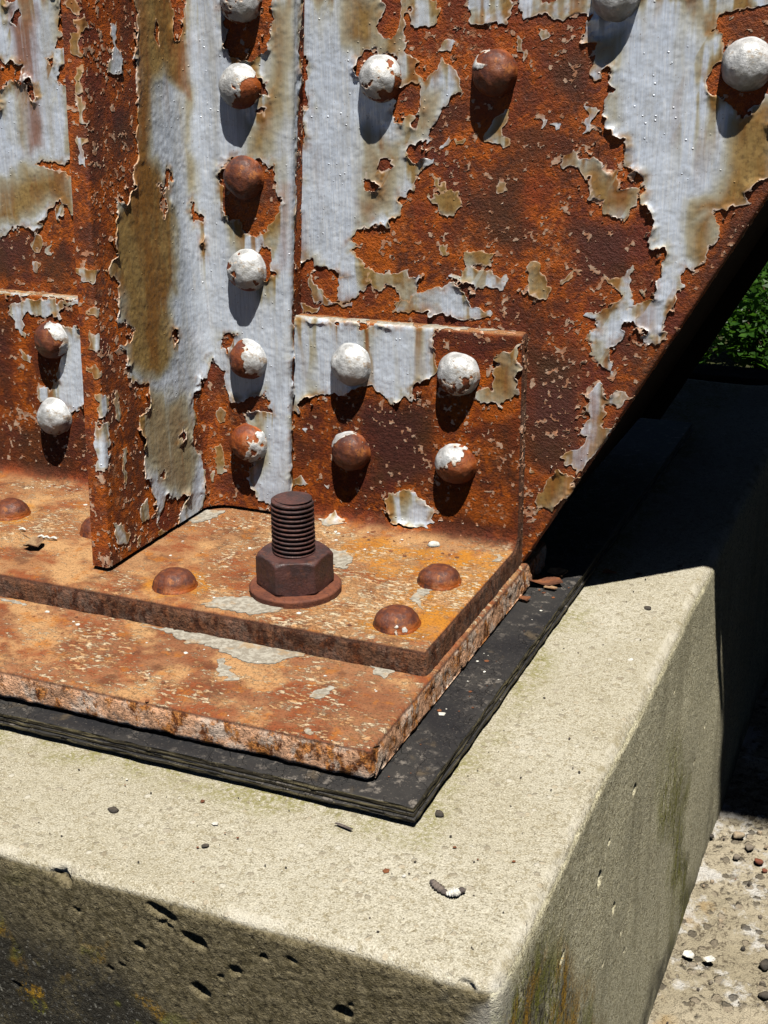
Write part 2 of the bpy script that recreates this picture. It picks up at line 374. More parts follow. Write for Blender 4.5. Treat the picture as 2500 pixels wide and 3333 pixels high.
    sid = m.mix(m.mul(lm, .85), sid, m.mix(m.math('MINIMUM', m.ss(m.noise(30, 3), .46, .58), m.ss(y, -.10, -.24)), (.205, .205, .022), (.43, .235, .010)))
    sid = m.mix(m.mul(lf, m.ss(m.noise(1, 4, .75, vec=m.map((420, 420, 150))), .50, .60)), sid, (.035, .030, .018))
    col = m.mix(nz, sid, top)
    col = m.mix(m.attr('white'), col, (.46, .455, .43))
    h = m.add(m.mul(g1, m.ss(nz, 0., 1., .22, .6)), m.add(m.mul(g2, .75), m.add(m.mul(g3, .5), m.mul(m.math('MAXIMUM', peb, pb), .35))))
    return m.fin(col, .95, m.bump(h, .0016, 1.), .15)
def make_pavement():
    m = MT('pebbly_old_pavement')
    g1 = m.noise(150, 4, .75); g2 = m.noise(600, 3, .7); big = m.noise(9, 5, .65)
    c = m.mix(m.ss(big, .40, .60), (.36, .31, .215), (.46, .40, .29))
    c = m.mix(m.ss(g1, .36, .50, .9, 0.), c, (.115, .092, .062))
    c = m.mix(m.ss(g2, .58, .68, 0., .8), c, (.50, .44, .32))
    c = m.mix(m.mul(m.ss(m.noise(17, 5, .72), .52, .62), .9), c, (.62, .60, .56))
    c = m.mix(m.mul(m.ss(m.noise(17, 3, .6, vec=m.map((1, 1, 1), (0, 0, 1.2))), .60, .70), .6), c, (.42, .28, .12))
    v = m.new('ShaderNodeTexVoronoi'); m.set(v.inputs['Vector'], m.co); v.inputs['Scale'].default_value = 85
    i = m.sep(v.outputs['Color']); pf = m.mul(m.ss(m.add(v.outputs['Distance'], m.mul(m.noise(200, 2), .4)), .62, .48), m.ss(i[0], .45, .47))
    c = m.mix(m.mul(pf, .85), c, m.mix(m.ss(i[1], .3, .7), (.10, .085, .065), (.33, .275, .20)))
    return m.fin(c, .95, m.bump(m.add(m.add(g1, m.mul(g2, .6)), m.mul(pf, .8)), .004, 1.), .15)
def make_plain(name, a, b, scale, rough=.8, bump=0, spec=.2):
    m = MT(name); c = m.mix(m.ss(m.noise(scale, 4, .6), .38, .62), a, b)
    return m.fin(c, rough, m.bump(m.noise(scale*4, 4, .6), bump) if bump else None, spec)
def make_leaf():
    m = MT('green_leaf'); oi = m.new('ShaderNodeObjectInfo')
    c = m.mix(m.ss(m.noise(14, 3, .6), .36, .62), (.014, .050, .006), (.045, .115, .010))
    m.fin(c, .45, None, .4)
    tr = m.new('ShaderNodeBsdfTranslucent'); m.set(tr.inputs[0], (.10, .26, .02)); mx = m.new('ShaderNodeMixShader'); mx.inputs[0].default_value = .35
    m.t.links.new(m.p.outputs[0], mx.inputs[1]); m.t.links.new(tr.outputs[0], mx.inputs[2]); m.t.links.new(mx.outputs[0], m.out.inputs[0])
    return m.m
M_RUST, M_PAINT, M_RIVET = make_rust(), make_paint(), make_rivet()
M_SHELF, M_PLATE = make_shelf_rust('rusted_angle_steel', .13), make_shelf_rust('rusted_base_plate_steel', 1.0)
M_DARK, M_BOLT, M_WASHER, M_RUBBER = make_dark_steel(), make_bolt(), make_washer(), make_rubber()
M_CONC, M_PAVE, M_LEAF = make_concrete(), make_pavement(), make_leaf()
M_WALL = make_plain('shade_black_concrete', (.012, .012, .011), (.026, .025, .022), 8, .95, .003, .05)  # shade put into the colour: concrete taken down to near black
M_LAWN = make_plain('dark_soil', (.030, .032, .014), (.055, .060, .022), 6, .95, .01, .1)
M_STEM = make_plain('woody_stem', (.09, .06, .035), (.05, .035, .02), 60)
M_FLAKE = make_plain('rust_flake', (.20, .075, .032), (.11, .045, .025), 120, .8, .001)
M_DRY = make_plain('dry_leaf', (.34, .22, .12), (.20, .11, .06), 150, .8, .0008)
M_WHITE = make_plain('white_chip', (.70, .68, .62), (.50, .48, .43), 200, .8, .0008)
M_GREY = make_plain('grey_dropping', (.16, .13, .11), (.09, .075, .07), 250, .85, .0008)
M_PEB = [make_plain('grey_pebble', (.20, .17, .13), (.12, .10, .08), 150, .8, .0008), make_plain('red_pebble', (.20, .065, .035), (.12, .045, .03), 150, .8, .0008),
         make_plain('tan_pebble', (.36, .28, .19), (.25, .20, .14), 150, .8, .0008), make_plain('dark_pebble', (.075, .062, .05), (.045, .04, .034), 150, .8, .0008)]

# ------------------------------------------------------------------ coats of paint traced on the steel (mm on each face)
TRACE = {
'gus':{
 'paint':[[1,[-29,396,44,394,45,386,47,381,44,372,45,364,54,363,58,369,59,394,67,394,68,389,88,388,89,382,87,378,83,373,76,370,72,370,68,374,67,377,63,376,62,371,64,356,63,352,68,352,72,350,73,346,70,341,74,335,82,340,92,348,97,345,102,340,104,327,98,325,93,321,88,312,85,305,83,296,78,293,72,291,66,294,63,289,64,283,68,278,75,281,84,283,81,274,75,272,70,268,71,260,66,259,59,257,57,254,58,242,50,239,52,230,46,233,37,234,33,230,26,231,19,224,20,217,16,214,20,209,26,206,30,201,32,197,27,194,18,193,7,193,5,198,-1,196,-2,200,-12,201,-14,206,-19,206,-25,202,-32,207,-37,211]],[-1,[63,381,67,383,70,380,69,376,64,373,62,376]],[1,[109,373,110,381,110,393,140,393,139,384,138,378,136,374,131,371,129,373,122,373,117,372]],[1,[146,392,195,392,195,375,190,375,187,378,182,378,177,376,166,375,157,377,149,375,147,380]],[-1,[160,392,171,392,171,383,164,382,160,383]],[-1,[25,342,27,350,33,356,42,357,40,352,47,352,56,352,56,347,53,346,32,337]],[-1,[54,331,60,329,66,333,72,334,74,318,72,311,76,306,72,303,66,311,60,303,53,306,53,322]],[-1,[42,282,46,283,52,279,51,276,46,272,41,272]],[-1,[32,271,36,267,40,264,44,263,43,259,33,257,31,261]],[-1,[-17,351,-14,350,-14,335,-14,315,-24,314,-25,325,-31,325,-29,351]],[-1,[-21,306,-18,300,-17,289,-19,290,-21,299]],[-1,[-30,288,-25,285,-25,278,-29,266,-25,261,-27,252,-26,244,-27,238,-32,237]],[1,[66,312,69,311,70,306,66,299,60,300,62,308]],[1,[91,296,95,300,96,294,92,291]],[1,[100,297,109,298,109,295,101,293]],[1,[7,192,18,194,29,199,31,191,30,182,24,184,19,176,12,175,7,177,8,186]],[1,[31,200,58,201,71,196,70,183,62,179,54,182,53,188,46,189,40,185,36,189,31,192]],[1,[70,183,80,188,96,193,106,193,108,182,119,180,128,175,130,172,103,168,84,173,66,171,54,170,52,176,62,179]],[1,[-19,193,-16,192,-11,187,-4,178,3,174,12,173,18,174,19,170,12,171,7,173,-6,169,-17,177]],[1,[96,201,113,207,129,203,139,201,137,195,119,194,105,196]],[1,[-27,173,-19,170,-10,168,-13,165,-26,165]],[1,[196,392,310,390,319,279,315,278,308,275,303,268,303,259,294,258,282,256,288,243,288,236,282,232,281,221,275,215,268,216,266,210,266,201,262,198,260,189,257,184,258,177,255,167,249,161,243,163,241,171,233,178,233,187,248,192,247,196,246,206,250,208,251,216,254,224,253,228,243,228,240,231,245,242,242,252,233,258,235,267,234,272,231,275,227,279,221,282,222,285,221,296,214,302,208,307,207,318,208,327,215,329,210,334,212,339,207,345,204,343,204,335,199,335,195,340,200,349,200,354,196,360,190,360,195,375]],[-1,[277,377,283,377,289,380,300,381,312,380,318,320,310,325,305,322,296,314,284,325,280,329,274,330,272,338,273,345,281,350,281,363,274,366,277,370]],[1,[208,208,214,203,219,200,222,195,219,188,208,183,198,183,197,178,206,176,209,172,201,165,199,161,203,158,203,152,209,144,216,140,217,144,218,153,218,158,227,162,226,178,233,178,235,187,230,186,230,194,228,206,232,212,230,213,225,205,218,206]],[1,[205,124,211,130,218,124,220,118,225,126,230,125,228,117,216,114,214,103,213,98,221,97,218,88,212,80,209,76,203,68,199,60,193,65,183,71,187,76,197,78,205,88,199,94,206,101,203,113]],[1,[178,63,183,63,192,57,187,54,179,58]],[1,[174,52,180,62,196,56,192,45,179,28,171,31,167,26,171,42]],[1,[160,62,165,58,166,55,162,57]],[1,[235,198,240,196,239,194,236,195]],[1,[178,285,187,292,192,283,200,285,206,281,211,274,215,280,217,272,217,266,234,268,230,258,227,249,223,244,220,249,215,247,209,253,208,260,196,260,197,269,191,277,180,279]],[1,[84,257,96,261,103,259,106,251,102,243,88,243,86,252,79,255]],[1,[131,266,137,267,136,261,133,259]],[1,[86,268,89,269,91,261,87,260]],[1,[192,319,202,315,197,309,194,301,191,302,194,311]],[1,[163,310,167,311,166,304,164,304]],[1,[170,307,176,308,177,302,173,302]],[1,[89,354,91,359,98,362,97,355]],[1,[120,298,133,313,139,315,138,310,135,301,142,295,138,291,130,296]],[1,[156,198,158,212,164,214,166,205,172,195,171,190,164,189,157,191]],[1,[129,202,139,201,134,195,129,196,121,197]],[1,[143,356,145,366,148,361,147,355,153,352,150,346,148,353,144,354]],[1,[159,365,161,369,166,366,162,363]],[1,[89,221,93,222,95,214,89,213]],[1,[106,220,114,218,120,220,131,218,129,209,122,209,110,207]],[1,[181,203,185,206,192,211,186,203,183,199]],[1,[-312,401,-201,399,-224,174,-349,165]],[-1,[-321,348,-287,348,-277,347,-273,347,-269,345,-265,343,-265,332,-270,331,-274,334,-282,331,-291,325,-324,322]],[-1,[-263,336,-259,336,-257,331,-255,325,-252,322,-256,317,-260,318,-263,323]],[-1,[-232,328,-228,347,-221,345,-223,332,-230,327]],[-1,[-221,399,-212,399,-216,362,-222,357,-226,358,-233,357,-229,362,-225,368]],[-1,[-273,377,-266,385,-262,389,-261,381,-267,375]],[-1,[-276,400,-262,400,-267,390,-276,388]],[-1,[-265,268,-255,271,-245,270,-232,272,-220,275,-220,252,-227,256,-236,262,-244,267,-256,266]],[-1,[-343,203,-308,205,-298,211,-294,214,-287,219,-277,216,-269,214,-263,221,-261,226,-251,237,-241,241,-232,233,-223,223,-224,174,-349,165]],[-1,[-241,350,-235,350,-235,343,-240,343]],[-1,[-292,315,-290,314,-291,310,-298,311]],[1,[-269,212,-263,211,-263,207,-271,197,-275,198,-275,204]],[1,[-263,200,-255,202,-258,195,-262,196]],[1,[-276,190,-269,187,-272,180,-277,183]],[1,[-233,206,-225,204,-224,197,-229,199]],[1,[-248,235,-239,239,-242,227,-246,222,-249,227]]],
 'tan':[[0.9,[178,285,187,292,192,283,200,285,206,281,211,274,215,280,217,272,217,266,234,271,230,258,227,249,223,244,209,253,196,260,191,277]],[1.0,[78,270,100,273,108,251,102,240,84,242,75,254]],[1.0,[128,268,139,269,137,259,132,257]],[1.0,[153,214,167,215,175,195,172,188,154,187]],[0.9,[120,298,133,313,139,315,145,295,138,290]],[0.9,[160,51,183,62,196,56,192,42,179,27,161,25]],[1.0,[86,224,134,227,134,206,86,206]],[1.0,[178,207,194,213,193,202,181,197]],[0.85,[17,395,44,394,43,357,29,352,19,363]],[0.8,[46,394,67,394,63,352,43,352]],[0.6,[28,298,68,295,63,288,54,242,26,231,26,275]],[0.6,[74,335,91,333,87,311,75,293,63,296,60,308]],[0.95,[290,308,311,323,318,321,322,276,300,258,282,255,269,247,269,257,285,269,291,283]],[0.7,[191,362,215,363,209,342,198,352]],[0.6,[206,328,210,327,214,305,207,307]],[0.85,[268,247,287,255,285,229,278,211,267,228]],[0.7,[31,200,58,201,71,196,70,183,32,183]],[0.5,[-278,328,-265,328,-269,279,-280,282]],[0.8,[-225,333,-212,334,-219,273,-227,275]],[0.8,[-277,264,-233,267,-223,241,-223,221,-252,240,-288,221,-316,210,-302,248,-284,255]],[0.6,[-228,399,-220,399,-227,356,-233,357]]],
 'red':[[0.5,[231,189,245,192,246,175,234,174]],[0.6,[27,255,39,257,37,248,28,248]],[0.5,[42,272,48,272,45,264,41,266]],[0.7,[-30,177,18,174,54,172,151,177,151,172,-31,161]],[0.6,[198,120,218,122,220,74,185,62,192,79]],[0.85,[-272,388,-248,387,-249,333,-256,280,-268,275,-265,318,-274,333]],[0.7,[-29,237,-20,237,-20,203,-29,204]]],
 'dark':[[0.9,[-326,201,-282,209,-280,184,-312,174,-330,173]],[0.7,[-268,194,-247,200,-248,178,-271,176]],[0.9,[164,357,191,362,200,349,192,329,171,327]],[0.8,[146,301,166,306,161,279,142,275]],[0.9,[186,240,224,239,232,215,190,205]],[0.9,[187,226,230,229,231,206,197,200]],[1.0,[156,147,195,150,197,82,183,63,163,65,155,103]],[0.8,[108,260,150,279,151,227,119,228]],[0.7,[222,173,243,160,241,142,226,147]],[0.7,[291,232,316,265,318,242,283,200]],[0.6,[285,379,307,378,308,365,283,363]],[0.7,[299,243,308,240,242,124,186,34,175,21,219,99,262,174]],[0.7,[316,273,322,268,293,207,273,183,292,229]]],
 'orange':[[1.0,[-287,347,-265,343,-265,332,-291,325]],[1.0,[-265,268,-221,273,-221,252,-244,265]],[0.8,[200,277,210,276,210,269,201,271]],[0.8,[211,270,221,270,218,263,212,264]],[0.6,[182,319,192,319,191,302,182,304]],[0.9,[74,341,84,346,86,337,78,335]],[0.8,[21,229,54,231,54,198,29,198]]]},
'bang':{
 'paint':[[1,[-32,160,90,164,87,156,90,146,91,140,88,124,83,125,77,122,72,114,69,106,63,109,56,100,53,103,46,106,36,114,29,112,18,107,9,104,-1,104,-9,104,-14,100,-19,99,-24,96,-26,88,-33,87,-38,88]],[-1,[28,162,40,163,39,159,30,157]],[-1,[7,161,12,161,11,157,8,158]],[1,[135,147,141,150,149,152,154,155,154,118,148,117,142,109,138,113,132,110,121,113,124,120,134,122,135,136,139,139]],[1,[48,21,52,27,65,33,77,28,87,23,85,9,85,4,70,1,63,1,54,2,50,10]],[1,[-34,84,-31,79,-31,71,-35,69]],[1,[-23,76,-18,75,-21,71]],[1,[-6,32,-1,31,-2,27]],[1,[-36,28,-27,32,-22,26,-34,23]],[1,[-301,150,-297,155,-217,162,-218,158,-242,157,-246,150,-243,146,-255,147,-262,143,-272,145,-280,149,-285,141,-286,125,-291,131,-295,133,-297,140]],[1,[-244,140,-236,136,-229,141,-225,133,-215,132,-221,75,-232,69,-237,66,-246,60,-249,69,-261,72,-277,72,-277,81,-265,80,-255,92,-245,121]],[1,[-293,117,-280,111,-281,105,-291,109]],[1,[-16,-182,-13,-182,-7,-167,10,-160,18,-159,46,-157,41,-172,33,-180,24,-182,8,-182,-3,-182]],[1,[26,-59,38,-58,49,-67,53,-89,40,-84,31,-74]],[1,[118,-117,117,-102,128,-94,124,-114,132,-134]],[1,[145,-26,149,-22,152,-30,148,-35]],[1,[-107,-44,-105,-18,-89,-14,-89,-33,-97,-48]],[1,[-7,-8,3,8,14,-4,3,-16]],[1,[116,-182,117,-181,120,-182,118,-182]],[1,[-31,165,33,170,33,164,-31,158]],[1,[42,170,72,170,72,164,41,162]],[1,[80,170,113,171,113,165,80,163]],[1,[123,171,133,171,133,167,123,166]],[1,[-306,165,-274,167,-275,162,-307,160]],[1,[-261,167,-221,169,-221,163,-262,161]]],
 'tan':[[0.6,[28,157,41,158,38,140,30,142]],[0.6,[72,161,80,161,79,126,73,128]],[0.8,[119,153,156,156,157,111,120,107]]],
 'red':[],
 'dark':[[1.0,[26,95,84,102,88,45,36,35,34,66]],[0.9,[91,162,153,165,149,152,105,148]],[0.5,[-32,75,-12,77,-16,46,-32,44]],[0.5,[135,91,155,99,156,54,138,54]],[0.9,[-327,138,-297,140,-303,114,-332,108]],[0.8,[-332,107,-303,111,-306,90,-335,87]],[0.6,[-342,44,-223,58,-227,20,-348,1]]],
 'orange':[[1.0,[121,132,135,132,134,122,122,120]],[0.7,[126,109,154,118,150,99,124,96]],[0.6,[91,39,151,40,152,19,91,10]],[0.9,[82,-30,153,-19,170,-158,143,-179]],[0.6,[49,-50,93,-57,104,-98,77,-96]]]},
'stiff':{
 'paint':[[1,[-126,396,106,397,82,170,-156,214]],[1,[-151,245,86,209,59,-58,-185,36]],[-1,[-151,396,-58,396,-55,384,-60,362,-63,347,-65,320,-69,301,-68,286,-76,281,-77,266,-87,255,-98,260,-103,242,-106,224,-118,214,-119,205,-181,216,-151,396]],[1,[-97,345,-87,361,-89,372,-90,376,-81,374,-85,361,-78,354,-80,342]],[-1,[-39,375,-34,377,-30,368,-32,361,-36,363]],[-1,[-16,397,35,397,32,369,24,368,18,382,5,382,-7,361,-14,363,-10,378]],[-1,[-49,264,-38,264,-36,273,-32,275,-27,269,-30,260,-37,260,-33,249,-39,241,-45,249,-42,259]],[-1,[-177,242,-105,231,-116,214,-106,208,-107,196,-111,179,-102,178,-93,172,-92,165,-97,160,-111,161,-102,153,-102,137,-93,128,-78,124,-77,115,-83,104,-94,106,-92,90,-89,73,-92,57,-86,50,-81,37,-79,-5,-210,45]],[-1,[-40,159,-34,156,-34,149,-39,145,-42,150]],[-1,[-37,79,-32,81,-33,68,-42,69]],[-1,[-72,53,-66,52,-68,46,-71,46]],[-1,[-65,34,-51,24,-41,26,-34,21,-48,12,-55,-3,-83,8,-76,22]],[1,[-99,38,-92,40,-91,32,-94,22,-99,22,-102,31]],[1,[-118,129,-115,125,-118,106,-123,108,-124,120]],[1,[-117,84,-114,82,-118,58,-121,59]],[1,[-139,33,-125,29,-115,18,-122,15,-135,20]],[1,[-109,13,-103,12,-106,5,-110,6]],[1,[-139,193,-129,192,-132,187,-141,188]],[1,[-139,177,-132,171,-136,162,-141,164]],[1,[-143,154,-134,148,-136,144,-142,146]],[1,[-140,132,-129,126,-132,118,-141,115]],[1,[-143,111,-131,110,-134,96,-138,78,-147,75,-146,92]],[1,[-129,390,-122,390,-121,384,-126,383,-130,385]],[1,[-129,370,-123,371,-124,357,-130,358]],[1,[-128,350,-125,348,-126,333,-129,335]],[1,[-129,333,-126,327,-126,312,-130,319]],[1,[-131,308,-125,305,-130,286,-133,287]],[1,[-125,381,-115,380,-114,375,-123,372]],[1,[-144,218,-133,219,-131,214,-143,211]],[1,[-140,219,-131,218,-130,213,-134,210,-139,214]],[1,[3,397,92,395,84,190,-14,184]],[1,[-12,213,85,219,75,-3,-30,-18]],[-1,[34,396,79,395,74,385,76,382,72,358,60,348,53,350,42,350,40,356]],[-1,[55,339,70,335,71,324,65,325,61,331,56,332]],[-1,[27,272,33,280,43,279,48,279,54,278,61,281,66,276,72,278,73,258,77,252,74,242,67,235,65,227,53,221,45,226,45,233,27,239,26,262]],[-1,[53,210,59,217,67,213,67,197,62,189,56,190]],[-1,[18,142,24,148,32,147,31,142,24,132,20,137]],[-1,[-5,250,-2,251,0,241,8,238,7,234,-1,235,-6,240]],[-1,[4,217,7,219,6,212]],[-1,[59,317,66,316,66,310,62,311]],[-1,[-19,102,-8,104,-9,113,1,110,5,124,9,126,19,118,19,103,23,93,32,91,47,99,54,104,58,96,60,89,41,85,37,82,48,58,37,29,43,15,50,12,64,6,62,-20,-37,-35,-20,-2,-12,11,-10,23,-10,46,-20,55,-25,65,-16,79,-19,93]],[1,[10,83,18,85,20,76,11,74]],[1,[6,56,13,57,14,34,5,32]],[1,[-1,31,2,32,1,25,-2,25]]],
 'tan':[[1.0,[-55,396,4,397,0,362,-6,333,-23,342,-46,335,-54,290,-42,272,-26,234,-32,188,-119,205,-101,257,-75,281,-63,336]],[1.0,[-115,232,-28,218,-28,200,-45,180,-47,133,-79,133,-103,149,-93,172,-108,196]],[0.6,[-93,128,-31,103,-15,52,-37,22,-73,45,-92,74]],[0.6,[0,367,7,327,-6,291,4,273,4,255,-9,254,-8,297]],[0.75,[74,375,88,395,83,311,67,287,49,287,50,310,64,312]],[0.5,[67,287,80,282,77,252,73,258]],[0.7,[41,82,54,84,55,45,47,37,36,57]],[0.9,[7,87,23,89,19,29,-3,26]]],
 'red':[[0.9,[-15,364,5,365,0,326,-13,338]],[0.5,[-56,396,-42,397,-45,341,-59,291,-69,292]],[0.7,[63,317,70,317,69,301,62,302]],[0.5,[0,221,11,221,8,204,1,206]],[0.8,[79,266,84,266,82,215,77,195,77,240]]],
 'dark':[[0.8,[-119,339,-99,332,-114,285,-126,297]],[0.9,[-99,322,-73,320,-74,300,-100,300]],[0.8,[-82,385,-60,385,-60,369,-78,367]]],
 'orange':[[0.8,[-98,262,-81,265,-89,255,-99,257]],[1.0,[-113,179,-91,171,-97,160,-115,167]],[1.0,[-93,128,-76,121,-83,104,-95,110]],[1.0,[-91,44,-74,38,-78,22,-92,23]]]},
'bpl':{
 'paint':[[1,[-62,-191,-37,-190,2,-187,44,-179,65,-182,71,-183,69,-194,63,-202,55,-210,43,-214,14,-209,2,-200,-11,-206,-33,-195]],[1,[116,-187,134,-190,131,-200,122,-196]],[1,[99,-239,100,-229,106,-222,109,-230,105,-241]],[1,[20,-219,23,-216,37,-230,44,-235,37,-240,27,-229]],[1,[117,-279,118,-275,122,-279,121,-282]],[1,[-191,-195,-165,-192,-150,-193,-156,-197,-175,-196]]],
 'tan':[],
 'red':[],
 'dark':[],
 'orange':[]}}

def wob(a, b, seed):
    w = []
    for k in (0, 1):
        r1, r2 = a*.83+b*.55, b*.83-a*.55; q1, q2 = a*.31+b*.95, b*.31-a*.95
        w.append((fbm2(a, b, .014, 2, seed+k*7)-.5)*.0040 + (vn2(r1/.0052, r2/.0037, seed+50+k*7, True)-.5)*.0050 + (vn2(q1/.0024, q2/.0019, seed+90+k*7, True)-.5)*.0026)
    return a+w[0], b+w[1]
def soft(a, b, lst, width, seed):
    """soft stain fields; neighbours run down the plate a little"""
    o = np.zeros(a.shape, np.float32)
    wa = a+(fbm2(a, b*.3, .010, 3, seed)-.5)*.012; wb = b+(fbm2(a, b, .02, 2, seed+3)-.5)*.02
    for v, mm in lst: o = np.maximum(o, v*sstep(poly_sd(wa, wb, mm), -width, width))
    return o

def coat_field(key, a, b, seed, fleck=.0, fmask=None):
    t = TRACE[key]; wa, wb = wob(a, b, seed)
    sd = np.full(a.shape, -.025, np.float32)
    for s, mm in t['paint']:
        p = poly_sd(wa, wb, mm)
        sd = np.maximum(sd, p) if s > 0 else np.minimum(sd, -p)
    fk = np.zeros(a.shape, np.float32)
    if fleck:
        n = fbm2(a, b, .0027, 3, seed+400, .6); zone = fbm2(a, b, .04, 2, seed+410)
        rus = sd < -.0015
        fs = (n-np.quantile(n[rus], 1-fleck)+.30*(zone-.5))*.010
        if fmask is not None: fs = np.where(fmask, fs, -1)
        fk = (fs > sd).astype(np.float32); sd = np.maximum(sd, fs)
        # ragged pinkish primer left along chipped edges
        n2 = fbm2(a, b, .0045, 3, seed+420)
        fs2 = np.where(sd > -.0045, (n2-np.quantile(n2, .95))*.012, -1)
        if fmask is not None: fs2 = np.where(fmask, fs2, -1)
        fk = np.maximum(fk, ((fs2 > sd) & (sd < 0))); sd = np.maximum(sd, fs2)
    return sd.astype(np.float32), fk

def components(nv, F):
    lab = np.arange(nv)
    A = np.concatenate([F[:, 0], F[:, 1], F[:, 2], F[:, 3]]); B = np.concatenate([F[:, 1], F[:, 2], F[:, 3], F[:, 0]])
    for _ in range(200):
        mn = np.minimum(lab[A], lab[B]); new = lab.copy()
        np.minimum.at(new, A, mn); np.minimum.at(new, B, mn)
        for _ in range(4): new = new[new]
        if (new == lab).all(): break
        lab = new
    return lab

def big_near(sd):
    """how thick the patch is around each point: only wide coats curl up, crumbs stay flat"""
    m = sd.copy()
    for k in (1, 2, 4, 8):
        for ax in (0, 1): m = np.maximum(m, np.maximum(np.roll(m, k, ax), np.roll(m, -k, ax)))
    return m
def coat_mesh(name, P, N, sd, at, parent, mat, cull=None, thick=.00055, curl=.0040, seed=0, ab=None):
    n, m = sd.shape
    gi, gj = np.gradient(sd)
    ins = sd > 0
    cell = ins[:-1, :-1] | ins[1:, :-1] | ins[1:, 1:] | ins[:-1, 1:]
    if cull is not None: cell &= cull[:-1, :-1]
    # slide outside corners onto the outline
    g2 = gi*gi+gj*gj+1e-12
    s = np.where(ins, 0, np.clip(-sd/np.sqrt(g2), 0, 1.0))/np.sqrt(g2)
    di = np.clip(s*gi, -.95, .95); dj = np.clip(s*gj, -.95, .95)
    Pi, Pj = np.gradient(P, axis=(0, 1))
    Q = P+Pi*di[..., None]+Pj*dj[..., None]
    a, b = ab
    size_map = big_near(sd)
    amp = np.clip(fbm2(a, b, .014, 2, seed+500)-.50, 0, 1)*(1-at['top'])*curl*4.5*sstep(size_map, .004, .012)
    lift = np.where(at['fleck'] > .5, thick*.45, thick*(.6+.6*sstep(size_map, .002, .008)))+amp*np.exp(-np.clip(sd, 0, 1)/.0030)
    V = (Q+N*lift[..., None]).reshape(-1, 3); base = (Q-N*.0003).reshape(-1, 3)
    F = grid_faces(n, m, cell)
    attrs = {k: v.reshape(-1) for k, v in at.items()}
    V0 = V; V, F, rest = compact(V0, F, base, np.arange(len(V0)))
    base, idx = rest; attrs = {k: v[idx] for k, v in attrs.items()}
    lab = components(len(V), F); fl = lab[F[:, 0]]
    ids, cnt = np.unique(fl, return_counts=True)
    order = ids[np.argsort(-cnt)]; cn = dict(zip(ids, cnt))
    big = [i for i in order if cn[i] > 260][:34]
    objs = []
    groups = [(fl == i, 'paint_patch', None) for i in big]+[(~np.isin(fl, big), 'paint_flakes', 'stuff')]
    for sel, nm, kind in groups:
        Fs = F[sel]
        if not len(Fs): continue
        v, f, (bs, ii) = compact(V, Fs, base, np.arange(len(V)))
        E = np.concatenate([f[:, [0, 1]], f[:, [1, 2]], f[:, [2, 3]], f[:, [3, 0]]])
        kx = np.sort(E, 1); key = kx[:, 0].astype(np.int64)*len(v)+kx[:, 1]
        _, first, c = np.unique(key, return_index=True, return_counts=True)
        be = E[first[c == 1]]
        bu, binv = np.unique(be, return_inverse=True); binv = binv.reshape(be.shape)
        nv = len(v); top = v[bu]; low = top*.35+bs[bu]*.65
        thin = np.linalg.norm(top-bs[bu], axis=1, keepdims=True); low = top+(bs[bu]-top)*np.minimum(1, .0009/np.maximum(thin, 1e-6))
        nb_ = len(bu); sk = np.stack([nv+nb_+binv[:, 1], nv+nb_+binv[:, 0], nv+binv[:, 0], nv+binv[:, 1]], 1)
        vv = np.concatenate([v, low, top]); ff = np.concatenate([f, sk])
        aa = {k: np.concatenate([x[ii], x[ii][bu], x[ii][bu]]) for k, x in attrs.items()}
        o = mesh_np(nm, vv, ff, mat, parent, aa)
        if kind: o['kind'] = kind
        objs.append(o)
    return objs

def gnormals(P, flip):
    a, b = np.gradient(P, axis=(0, 1)); n = np.cross(a, b); n /= np.linalg.norm(n, axis=-1, keepdims=True)+1e-12
    return -n if flip else n

